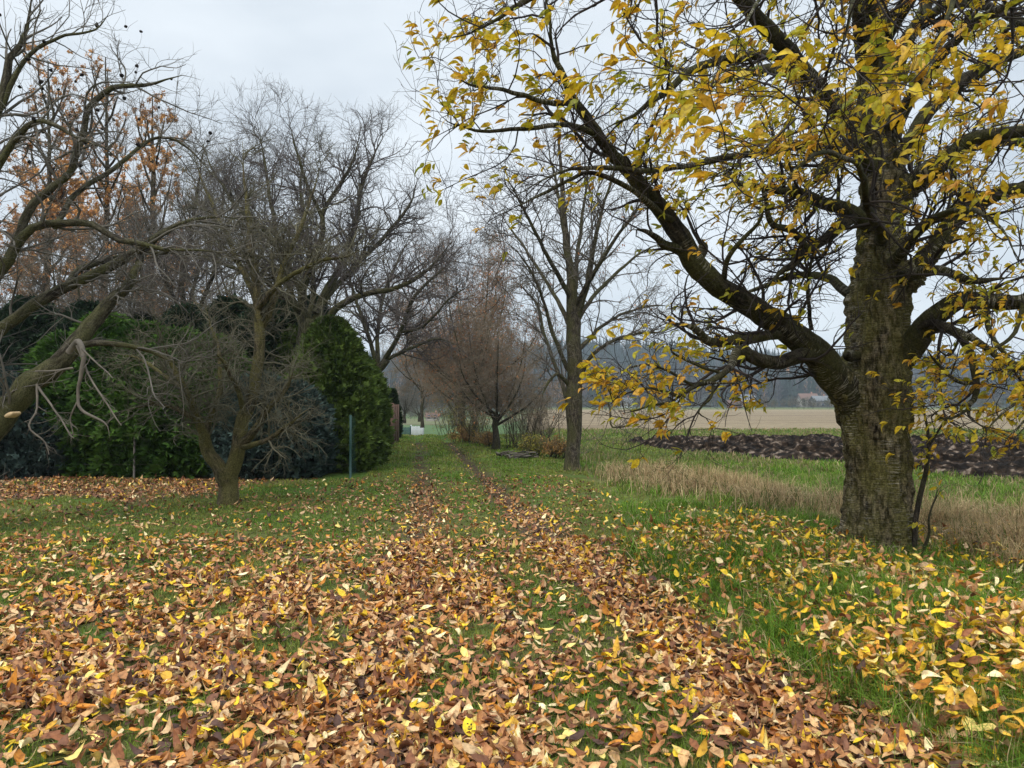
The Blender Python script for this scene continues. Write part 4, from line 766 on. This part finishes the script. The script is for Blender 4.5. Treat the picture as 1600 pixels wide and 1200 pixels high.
row_tree(724, 37, 'fruit_tree', 'bare tree third in the row with brown leaves, right of the track', 9.6, 3.5, 3, ('dim', 'twigb'), .3, stems=11, fork=.2)
row_tree(718, 46, 'fruit_tree', 'far bare tree near the end of the row, right of the track', 7.5, 3.4, 4, ('dim', 'twigb'), .1, stems=8, fork=.15)
row_tree(712, 56, 'fruit_tree', 'last bare tree closing the row, right of the track', 7.0, 3.2, 5, ('dim', 'twigp'), .03, stems=8, fork=.1)
row_tree(655, 72, 'bare_tree', 'small pale bare tree beyond the white gate at the track end', 3.4, 2.2, 6, ('dim', 'twigl'), 0, stems=7, fork=.1, group='far bare bushes')
row_tree(632, 66, 'bare_tree', 'small pale bare tree behind the green fence at the track end', 4.0, 2.0, 7, ('dim', 'twigl'), 0, stems=7, fork=.1, group='far bare bushes')
row_tree(150, 19.5, 'bare_tree', 'twiggy bare tree behind the left end of the green cypresses', 6.5, 2.6, 11, ('walnut', 'twigl'), 0, group='bare trees behind the front hedge', stems=9, fork=.22)
row_tree(235, 22, 'bare_tree', 'grey-brown bare tree behind the middle of the cypress hedge', 7.5, 2.8, 12, ('dim', 'twigb'), .04, group='bare trees behind the front hedge', stems=9, fork=.2)
row_tree(20, 21, 'bare_tree', 'brown bare tree behind the hedge at the left edge', 7.5, 2.8, 13, ('dim', 'twigb'), .1, group='bare trees behind the front hedge', stems=9, fork=.2)
row_tree(395, 25, 'bare_tree', 'tall greyish bare tree far behind the dark spruce', 10.5, 3.2, 14, ('dim', 'twigp'), 0, group='bare trees behind the front hedge', stems=10, fork=.2)
row_tree(660, 52, 'fruit_tree', 'bare brownish tree left of the track end, past the hedge', 8.5, 3.6, 15, ('dim', 'twigb'), .05, group='far bare bushes', stems=9, fork=.22)
# shrubs: many thin stems from the ground
def shrub(px, d, hgt, wid, label, mat, n=26, name='shrub', leafc=None, prob=.2, group=None, per=2):
    b_ = P(px, 700, d); b_[2] = float(H(b_[0], b_[1])) - .02; root = thing(name, b_, label, 'shrub', group)
    m = n; o = b_ + np.c_[rng.normal(0, wid * .12, (m, 2)), np.zeros(m)]; a = rng.uniform(0, 2 * np.pi, m); e = rng.uniform(.05, .7, m)
    dr = np.stack([np.cos(a) * e, np.sin(a) * e, np.ones(m)], 1); pts = np.stack([o + dr * hgt * rng.uniform(.6, 1, (m, 1)) * t + np.c_[rng.normal(0, .03, (m, 2)), np.zeros(m)] * t for t in np.linspace(0, 1, 7)], 1)
    g = Geo(); tubes(g, pts, np.full((m, 7), .012) * np.linspace(1, .3, 7), 4); g.build('stem', MT['dim'], root, b_)
    a1 = spawn(pts, np.full((m, 7), .01), 9, (hgt * .15, hgt * .45), (25, 60), 5, .1, .2, .1, .6, .008, .004); a2 = spawn(*a1, 6, (.12, .4), (25, 60), 4, .1, .2, .1, .6, .006, .003)
    crown_mesh(root, b_, [a1, a2], MT[mat], (3, 3))
    if leafc: g = Geo(); hang(g, a2[0], prob, per, (.04, .09), leafc, lod=2, droop=.3, wind=0); g.build('foliage', MT['farleaf'], root, b_)
    return root
grn = lambda t, m: (np.array([[.20, .22, .04]]) * t[:, None] + np.array([[.30, .22, .05]]) * (1 - t[:, None])) * rng.uniform(.7, 1.3, (m, 1))
shrub(815, 26, 2.5, 2.6, 'purple-brown leafless shrub right behind the low many-stemmed tree', 'twigb', 34)
shrub(842, 28, 2.2, 2.4, 'reddish leafless shrub on the field side of the row', 'twigb', 30)
shrub(748, 29, 2.2, 2.0, 'shrub with small yellow-green leaves among the row trunks', 'twigg', 24, leafc=grn, prob=.4)
shrub(705, 42, 2.0, 2.2, 'yellowish shrub low at the far end of the row', 'twigg', 24, leafc=grn, prob=.35)
rst = lambda t, m: (np.array([[.26, .12, .05]]) * t[:, None] + np.array([[.40, .28, .09]]) * (1 - t[:, None])) * rng.uniform(.7, 1.3, (m, 1))
shrub(730, 30, .6, 1.8, 'rusty leafy brambles at the foot of the row trunks', 'twigb', 20, leafc=rst, prob=.8, per=3)
shrub(762, 27.5, .5, 1.6, 'orange brambles left of the low many-stemmed tree', 'twigb', 18, leafc=rst, prob=.7, per=3)
shrub(868, 21.5, .55, 1.5, 'russet dry weeds between the linden and the shrubs', 'twigg', 22, leafc=rst, prob=.6, per=3)
shrub(832, 22.2, .6, 1.5, 'yellow-brown weeds beside the heap of cut branches', 'twigg', 22, leafc=grn, prob=.5, per=3)
# heap of cut branches
hb = P(808, 716, 21.4); hb[2] = float(H(hb[0], hb[1])); root = thing('branch_heap', hb, 'small heap of pale cut branches lying at the foot of the row', 'branch pile')
for k in range(16):
    a = U(0, 6.28); ln = U(.4, .9); o = hb + [U(-.5, .5), U(-.25, .25), U(.03, .2)]; p = np.array([o + np.array([math.cos(a), math.sin(a), U(-.1, .3)]) * ln * (t - .5) + rng.normal(0, .02, 3) for t in np.linspace(0, 1, 6)])
    g = Geo(); tubes(g, p[None], np.linspace(.03, .012, 6)[None] * U(.6, 1.2), 7, cap=True); g.build('cut_branch', MT['dead'] if k % 3 else MT['dim'], root, hb)
# ------------------------------------------------------------ conifers and hedge shrubs
def conifer(x, y, h, r, label, col, n=9000, name='conifer', shape='cone', spray=.13, droop=0., group=None, sparse=.0, cat='conifer'):
    b_ = np.array([x, y, float(H(x, y))]); root = thing(name, b_, label, cat, group)
    def env(t, a):
        if shape == 'cone': e = np.clip(1 - t ** 1.7, 0, 1) ** .62 * (.80 + .2 * sstep(0, .12, t))
        elif shape == 'round': e = np.sqrt(np.clip(1 - (2 * np.clip(t, .02, 1) ** 1.25 - 1) ** 2 * .9, 0, 1))
        else: e = (1 - t ** 5) ** .6 * (.9 + .1 * np.sin(t * 5))
        return e * r * (1 + .5 * (fbm(np.cos(a) * 1.6 + x, np.sin(a) * 1.6 + y, t * h * 1.1, o=3) - .5) + .36 * (fbm(np.cos(a) * 4 + x, np.sin(a) * 4 + y, t * h * 3, o=2) - .5))
    # core: woody inside
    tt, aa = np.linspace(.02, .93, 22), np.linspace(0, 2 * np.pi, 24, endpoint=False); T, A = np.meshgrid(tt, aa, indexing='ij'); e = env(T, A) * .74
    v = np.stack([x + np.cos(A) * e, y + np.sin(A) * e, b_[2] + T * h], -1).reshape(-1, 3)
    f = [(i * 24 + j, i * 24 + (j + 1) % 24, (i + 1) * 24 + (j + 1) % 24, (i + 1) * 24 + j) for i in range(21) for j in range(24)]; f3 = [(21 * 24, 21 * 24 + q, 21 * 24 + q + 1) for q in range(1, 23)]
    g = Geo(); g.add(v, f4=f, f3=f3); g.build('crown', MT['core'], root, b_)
    g = Geo(); tp_ = np.array([[x, y, b_[2] - .05], [x, y, b_[2] + h * .3]]); q, rr_ = resample(tp_, [.07, .05], 5); tubes(g, q[None], rr_[None], 8); g.build('trunk', MT['dim'], root, b_)
    t = rng.random(n) ** .85 * .985; a = rng.uniform(0, 2 * np.pi, n); k = rng.uniform(.72, 1.03, n) + .14 * (rng.random(n) < .12) * rng.random(n) if sparse == 0 else rng.uniform(.4, 1.05, n); e = env(t, a) * k
    p = np.stack([x + np.cos(a) * e, y + np.sin(a) * e, b_[2] + t * h], 1); o = np.stack([np.cos(a), np.sin(a), 0 * a], 1)
    d = nrm(o * rng.uniform(.4, 1, (n, 1)) + np.array([0, 0, 1.]) * (.75 - droop) + rng.normal(0, .35, (n, 3))); nor = nrm(np.cross(d, rng.normal(size=(n, 3))) + o * .4)
    lum = fbm(p[:, 0] * 3.3, p[:, 1] * 3.3, p[:, 2] * 3.3, o=3)[:, None]; c = np.array(col[0]) * (1 - lum) + np.array(col[1]) * lum; c = c * rng.uniform(.65, 1.35, (n, 1))
    sdv = nrm(np.cross(nor, d)); L_ = spray * rng.uniform(.7, 1.7, (n, 1)); g = Geo()
    for off, s in ((0, 1.), (.55, .75), (-.55, .75)):      # three-fingered spray
        dd = nrm(d + sdv * off); w_ = np.cross(nor, dd) * L_ * .15; q0 = p; q1 = p + dd * L_ * .5 * s; q2 = p + dd * L_ * s - np.array([0, 0, 1.]) * L_ * .12
        V = np.stack([q0, q1 + w_, q2, q1 - w_], 1); b2 = np.arange(n)[:, None] * 4; g.add(V.reshape(-1, 3), f4=b2 + np.array([0, 1, 2, 3]), c=np.repeat(c, 4, 0))
    g.build('foliage', MT['con'], root, b_); return root
THU = ((.015, .04, .007), (.15, .22, .045)); LEY = ((.012, .045, .01), (.12, .23, .035)); BLU = ((.018, .038, .035), (.08, .12, .105)); DRK = ((.012, .026, .014), (.05, .085, .045))
conifer(-4.22, 17.2, 3.55, 1.18, 'tall green thuja at the hedge corner beside the track', THU, 22000, 'thuja', 'cone', .13, cat='thuja')
conifer(-4.32, 19.3, 3.0, 1.05, 'thuja second along the track side of the hedge', THU, 15000, 'thuja', 'col', .14, cat='thuja')
conifer(-4.85, 21.4, 2.7, 1.1, 'thuja third along the track side of the hedge', THU, 11000, 'thuja', 'col', .15, cat='thuja')
conifer(-5.4, 23.6, 2.6, 1.1, 'thuja fourth along the track side of the hedge', THU, 8000, 'thuja', 'col', .16, cat='thuja')
conifer(-5.9, 25.8, 2.6, 1.1, 'thuja last along the track side of the hedge', THU, 7000, 'thuja', 'col', .16, cat='thuja')
conifer(-5.45, 18.6, 3.5, 1.1, 'thuja tucked behind the corner one, against the dark spruce', THU, 9000, 'thuja', 'cone', .14, cat='thuja')
for i, (px, h, r_, lab) in enumerate(((105, 3.1, .95, 'feathery green cypress at the left end of the green hedge section'), (165, 3.5, 1.0, 'feathery green cypress, second from the left in the hedge'), (222, 3.3, 1.0, 'feathery green cypress, middle of the hedge section'), (278, 3.15, .95, 'feathery green cypress just left of the fruit tree'), (330, 3.0, .9, 'feathery green cypress behind the fruit tree trunk'))):
    q = P(px, 700, 16.3 + U(-.15, .2)); conifer(q[0], q[1], h, r_, lab, LEY, 15000, 'cypress', 'col', .17, .35, 'feathery cypresses in the front hedge', cat='cypress')
for i, (px, d, h, r_, lab) in enumerate(((20, 15.9, 2.3, 1.2, 'dark blue-grey evergreen shrub at the left edge of the hedge'), (75, 16.0, 1.6, .9, 'low blue-grey evergreen shrub left of the green cypresses'), (405, 16.0, 2.2, .95, 'blue-grey evergreen shrub right of the fruit tree trunk'), (455, 16.1, 2.0, .95, 'blue-grey evergreen shrub left of the corner thuja'), (-70, 16, 2.4, 1.3, 'dark evergreen shrub at the hedge beyond the left edge'))):
    q = P(px, 700, d); conifer(q[0], q[1], h, r_, lab, BLU, 9000, 'evergreen_shrub', 'col', .13, .1, 'blue-grey shrubs in the front hedge', cat='shrub')
for (px, d, h, r_, lab) in ((45, 18.3, 4.2, 1.5, 'dark spruce behind the left blue-grey shrubs'), (425, 18.9, 4.4, 1.4, 'dark blue-green spruce behind the fruit tree crown'), (355, 19.2, 4.3, 1.4, 'dark squat spruce behind the cypresses'), (485, 20.2, 4.5, 1.2, 'dark narrow spruce directly left of the corner thuja'), (-40, 17.9, 4.0, 1.5, 'dark spruce at the left picture edge'), (135, 18.6, 4.1, 1.5, 'dark spruce behind the leftmost green cypresses'), (215, 18.9, 3.8, 1.5, 'dark spruce behind the middle cypress'), (290, 18.6, 4.0, 1.4, 'dark spruce behind the cypress left of the fruit tree')):
    q = P(px, 700, d); conifer(q[0], q[1], h, r_, lab, DRK, 10000, 'spruce_tree', 'cone', .17, .2, 'dark spruces behind the front hedge', cat='spruce')
q = P(613, 690, 34); conifer(q[0], q[1], 2.25, .42, 'slim dark pointed conifer standing past the end of the hedge', ((.012, .03, .008), (.035, .06, .02)), 5000, 'column_conifer', 'cone', .1, cat='conifer')
# ------------------------------------------------------------ fences and gate
mg = plain('green_fence_paint', (.02, .062, .052), .5, .15, 4); mw = plain('white_paint', (.48, .51, .51), .5, .1, 3); mwood = plain('weathered_board', (.17, .10, .075), .85, .35, 7, .4); mgrey = plain('grey_post', (.10, .09, .08), .8, .3, 9)
def rod(p0, p1, r, mat, name, root, o, S_=8):
    g = Geo(); q, rr = resample([p0, p1], [r, r], 3); tubes(g, q[None], rr[None], S_, cap=True); return g.build(name, mat, root, o)
a0 = np.array([-3.38, 15.5, 0.]); a1 = np.array([-4.75, 28.5, 0.]); root = thing('wire_fence', a0, 'green wire mesh fence with posts along the track side of the thuja hedge', 'fence')
for k in range(6):
    q = a0 + (a1 - a0) * k / 5; q[2] = float(H(q[0], q[1])) - .1; rod(q, q + [0, 0, 1.42], .026, mg, 'post', root, a0)
g = Geo(); dv_ = (a1 - a0); Lf = np.linalg.norm(dv_)
hz_ = np.array([[a0 + [0, 0, z], a1 + [0, 0, z]] for z in np.arange(.08, 1.3, .1)]); tubes(g, hz_, np.full((len(hz_), 2), .0022), 3)
vz = np.array([[a0 + dv_ * s, a0 + dv_ * s + [0, 0, 1.28]] for s in np.arange(0, 1, .1 / Lf)]); tubes(g, vz, np.full((len(vz), 2), .0018), 3); g.build('wire_mesh', mg, root, a0)
c0 = np.array([-12.5, 15.35, 0.]); c1 = np.array([-3.38, 15.5, 0.]); root = thing('wire_fence', c0, 'thin wire fence with slender grey posts along the lawn side of the hedge', 'fence')
for k in range(5):
    q = c0 + (c1 - c0) * (k + .62) / 5 * .97; q[2] = float(H(q[0], q[1])) - .1; rod(q, q + [0, 0, 1.35], .022, mgrey, 'post', root, c0)
g = Geo(); hz_ = np.array([[c0 + [0, 0, z], c1 + [0, 0, z]] for z in (.3, .7, 1.1)]); tubes(g, hz_, np.full((3, 2), .002), 3); g.build('wire', mgrey, root, c0)
# board gate by the hedge end
b0 = P(607, 700, 29.0); b0[2] = float(H(b0[0], b0[1])); root = thing('board_fence', b0, 'reddish brown upright board fence end just past the thuja hedge', 'fence')
for k in range(5): g = Geo(); g.box(b0[0] - .1 + k * .02, b0[0] + .02 + k * .02, b0[1] + k * .42, b0[1] + k * .42 + .38, b0[2] - .05, b0[2] + 1.55 - .03 * (k % 2)); g.build('board', mwood, root, b0, smooth=False)
g = Geo(); g.box(b0[0] + .06, b0[0] + .22, b0[1] - .2, b0[1] - .03, b0[2] - .05, b0[2] + 1.6); g.build('post', mwood, root, b0, smooth=False)
def panel_fence(px0, px1, d, h, mat, name, label, cat, nb):
    p0 = P(px0, 690, d); p1 = P(px1, 690, d); z = float(H((p0[0] + p1[0]) / 2, d)); o = np.array([p0[0], d, z]); root = thing(name, o, label, cat); wd = (p1[0] - p0[0]) / nb
    for k in range(nb): g = Geo(); g.box(p0[0] + k * wd + .01, p0[0] + (k + 1) * wd - .01, d - .02, d + .02, z + .04, z + h + .03 * (k % 2)); g.build('slat', mat, root, o, smooth=False)
    for zz in (.3, h - .3): g = Geo(); g.box(p0[0], p1[0], d + .023, d + .06, z + zz, z + zz + .08); g.build('rail', mat, root, o, smooth=False)
    for xx in (p0[0], p1[0]): g = Geo(); g.box(xx - .05, xx + .05, d + .063, d + .16, z - .1, z + h + .12); g.build('post', mat, root, o, smooth=False)
panel_fence(622, 641, 58, 1.25, mg, 'panel_fence', 'green slatted fence at the far end of the track, left of the white gate', 'fence', 9)
panel_fence(642, 661, 59, 1.3, mw, 'gate', 'white slatted gate closing the far end of the track', 'gate', 9)
# ------------------------------------------------------------ distant houses
def house(px, d, wd, dp, hh, roofh, wall, roof, label, dormer=False, balcony=False, rot=0., zoff=0):
    q = P(px, 640, d); o = np.array([q[0], d, float(H(q[0], d)) + zoff]); root = thing('house', o, label, 'house'); x0, x1, y0, y1, z = o[0] - wd / 2, o[0] + wd / 2, d, d + dp, o[2]
    g = Geo(); g.box(x0, x1, y0, y1, z - 1, z + hh); g.add([(x0, y0 + .01, z + hh), (x0, y1 - .01, z + hh), (x0, (y0 + y1) / 2, z + hh + roofh - .15), (x1, y0 + .01, z + hh), (x1, y1 - .01, z + hh), (x1, (y0 + y1) / 2, z + hh + roofh - .15)], f3=[(0, 1, 2), (3, 5, 4)]); g.build('wall', wall, root, o, smooth=False)
    g = Geo(); ym = (y0 + y1) / 2; e = .5
    for s, ya in ((0, y0 - e), (1, y1 + e)):
        zb = z + hh - .25; g.add([(x0 - e, ya, zb), (x1 + e, ya, zb), (x1 + e, ym, z + hh + roofh), (x0 - e, ym, z + hh + roofh), (x0 - e, ya, zb + .25), (x1 + e, ya, zb + .25), (x1 + e, ym, z + hh + roofh + .25), (x0 - e, ym, z + hh + roofh + .25)], f4=[(0, 1, 2, 3), (4, 5, 6, 7), (0, 1, 5, 4), (0, 3, 7, 4), (1, 2, 6, 5)])
    rf = g.build('roof', roof, root, o, smooth=False)
    g = Geo(); g.box(o[0] + wd * .2, o[0] + wd * .2 + .6, ym - .3, ym + .3, z + hh + roofh * .5, z + hh + roofh + 1.1); g.build('chimney', MH['brick'], rf, o, smooth=False)
    nw = max(2, int(wd / 2.6))
    for fl in range(max(1, int(hh / 2.7))):
        for k in range(nw):
            cx = x0 + wd * (k + .5) / nw; g = Geo(); g.box(cx - .5, cx + .5, y0 - .06, y0 + .02, z + .9 + fl * 2.7, z + 2.2 + fl * 2.7); g.build('window', MH['glass'], root, o, smooth=False)
    if balcony: g = Geo(); g.box(x0 + .4, x1 - .4, y0 - 1.3, y0 - .07, z + 2.6, z + 3.5); g.build('balcony', wall, root, o, smooth=False)
MH = dict(white=plain('render_white', (.5, .52, .53), .8, .1, 1), cream=plain('render_cream', (.34, .31, .26), .8, .1, 1), red=plain('red_tile', (.16, .095, .075), .8, .2, 2), grey=plain('grey_tile', (.20, .21, .22), .7, .2, 2), brown=plain('brown_tile', (.20, .12, .09), .8, .2, 2), brick=plain('chimney_brick', (.3, .16, .12), .8, .2, 3), glass=plain('window_glass', (.04, .05, .06), .2, .1, 1), timber=plain('grey_timber', (.12, .11, .10), .8, .2, 2))
house(1170, 400, 6.5, 7, 5.6, 1.2, MH['white'], MH['grey'], 'white two-storey house with balcony beyond the brown field', balcony=True)
house(1266, 405, 9.5, 7, 4.4, 3.0, MH['cream'], MH['brown'], 'cream house with brown roof beyond the field, left of the cherry trunk')
house(1286, 380, 8, 7, 3.6, 2.2, MH['timber'], MH['grey'], 'low grey-roofed barn beside the cream house')
house(1063, 360, 6, 6, 3.0, 1.8, MH['white'], MH['grey'], 'small white house with pale grey roof behind the low yellow leaf spray')
house(978, 340, 6, 6, 3.0, 1.6, MH['white'], MH['grey'], 'small white cottage seen right of the linden trunk')
house(1462, 390, 6, 6, 3.2, 1.6, MH['white'], MH['grey'], 'small white house seen right of the cherry trunk')
house(1150, 300, 5, 5, 1.8, 1.3, MH['red'], MH['red'], 'low red shed at the far edge of the brown field')
house(675, 270, 4.5, 5, 1.6, 1.2, MH['cream'], MH['brown'], 'small brown-roofed cottage beyond the track end')
# ------------------------------------------------------------ far woods
g = Geo(); n = 7600; y = rng.uniform(430, 960, n); x = rng.uniform(-.85, .85, n) * y
con = rng.random(n) < (.08 + .75 * sstep(600, 800, y + 120 * (fbm(x / 70, y / 90, o=2) - .5) * 2)); z = H(x, y)
con = con | ((fbm(x / 35 + 3, y / 35, o=2) > .62) & (rng.random(n) < .6))
def far_con(g, x, y, z, hh, c):
    n = len(x); S_ = 7; lay_ = 6; vs = []; T = np.linspace(.06, .92, lay_)
    for t in T:
        for up_ in (0, 1):
            r = hh * .19 * (1 - t) ** .8 * (1 if up_ == 0 else .35); zz = z + hh * (t + (.13 if up_ else 0))
            for k in range(S_): a = k / S_ * 2 * np.pi + t * 9; q = rng.uniform(.7, 1.25, n); vs.append(np.stack([x + np.cos(a) * r * q, y + np.sin(a) * r * q, zz - (0 if up_ else hh * .04 * q)], 1))
    V = np.stack(vs, 1); m = V.shape[1]; fs = []
    for l in range(lay_):
        for k in range(S_): a = l * 2 * S_; fs.append((a + k, a + (k + 1) % S_, a + S_ + (k + 1) % S_, a + S_ + k))
    b_ = (np.arange(n) * m)[:, None, None]; g.add(V.reshape(-1, 3), f4=(b_ + np.array(fs)[None]).reshape(-1, 4), c=np.repeat(c, m, 0))
def far_dec(g, x, y, z, hh, c, per=110, sz=.055):
    n = len(x); u = nrm(rng.normal(size=(n, per, 3))) * rng.random((n, per, 1)) ** .4 * np.array([.30, .30, .40]); ctr = np.stack([x, y, z + hh * .58], 1)[:, None]
    p = ctr + u * hh[:, None, None]; d = nrm(u * [1, 1, .6] + [0, 0, .5] + rng.normal(0, .2, (n, per, 3))); l_ = hh[:, None, None] * rng.uniform(.5, 1.6, (n, per, 1)) * sz * 1.9; s_ = nrm(np.cross(d, rng.normal(size=d.shape))) * l_ * .12
    V = np.stack([p - s_, p + s_, p + d * l_], 2).reshape(-1, 3); cc = np.repeat(c, per, 0) * rng.uniform(.7, 1.3, (n * per, 1)); g.add(V, f3=np.arange(n * per * 3).reshape(-1, 3), c=np.repeat(cc, 3, 0))
    tz = np.stack([np.stack([x, y, z - .5], 1), np.stack([x, y, z + hh * .6], 1)], 1); tubes(g, tz, np.stack([hh * .014, hh * .006], 1), 3, c=c * .8)
k = con; far_con(g, x[k], y[k], z[k], rng.uniform(13, 22, k.sum()), np.array([[.022, .036, .024]]) * rng.uniform(.7, 1.4, (k.sum(), 1)))
k = ~con; m_ = k.sum(); pal = np.array([(.07, .062, .06), (.115, .095, .085), (.045, .045, .045), (.30, .17, .07), (.09, .09, .055)])[rng.choice(5, m_, p=[.34, .28, .2, .08, .1])]; far_dec(g, x[k], y[k], z[k], rng.uniform(9, 16, m_), pal, 80, .07)
n = 1100; x = rng.uniform(-.85, .85, n) * 400; y = rng.uniform(245, 440, n); x = x * y / 400; px = 800 + x / y * F
far_dec(g, x, y, H(x, y), rng.uniform(2.0, 4.5, n) * (1 + .6 * (y > 400)), np.array([(.10, .085, .06), (.075, .08, .045), (.13, .11, .07)])[rng.integers(0, 3, n)], 70, .08)
tag(g.build('far_woods', MT['farleaf']), 'misty wooded hillside of dark conifers and bare trees across the fields', 'woods', None, 'stuff')
lx = []
for (px, yy, hh, lab) in ((1150, 470, 13, 'small orange larch before the far woods, left of a pair'), (1193, 470, 12, 'pale orange larch before the far woods, above the white house'), (1232, 640, 19, 'tall orange larch high in the far woods'), (1256, 660, 17, 'yellowish larch beside the tall orange one in the far woods'), (1195, 440, 9, 'low straw-coloured larch right of the white house')):
    q = P(px, 630, yy); o = np.array([q[0], yy, float(H(q[0], yy))]); root = thing('larch_tree', o, lab, 'larch', 'orange larches at the far woods'); g = Geo()
    far_con(g, o[:1], o[1:2], o[2:3], np.array([float(hh)]), np.array([[.38, .20, .09]])); g.build('crown', MT['farleaf'], root, o)
    g = Geo(); tubes(g, np.array([[o, o + [0, 0, hh * .8]]]), np.array([[.25, .05]]), 5); g.build('trunk', MT['dim'], root, o)
# ------------------------------------------------------------ haze
g = Geo(); g.box(-1480, 1480, -29, 1290, -7, 90)
hm = bpy.data.materials.new('haze'); hm.use_nodes = True; N = hm.node_tree.nodes; L = hm.node_tree.links; N.clear(); o_ = N.new('ShaderNodeOutputMaterial'); pv = N.new('ShaderNodeVolumePrincipled')
pv.inputs['Color'].default_value = (.74, .87, 1.0, 1); pv.inputs['Density'].default_value = .00038; L.new(pv.outputs[0], o_.inputs['Volume'])
tag(g.build('haze', hm, smooth=False), 'thin pale mist over the fields', 'haze', None, 'stuff')
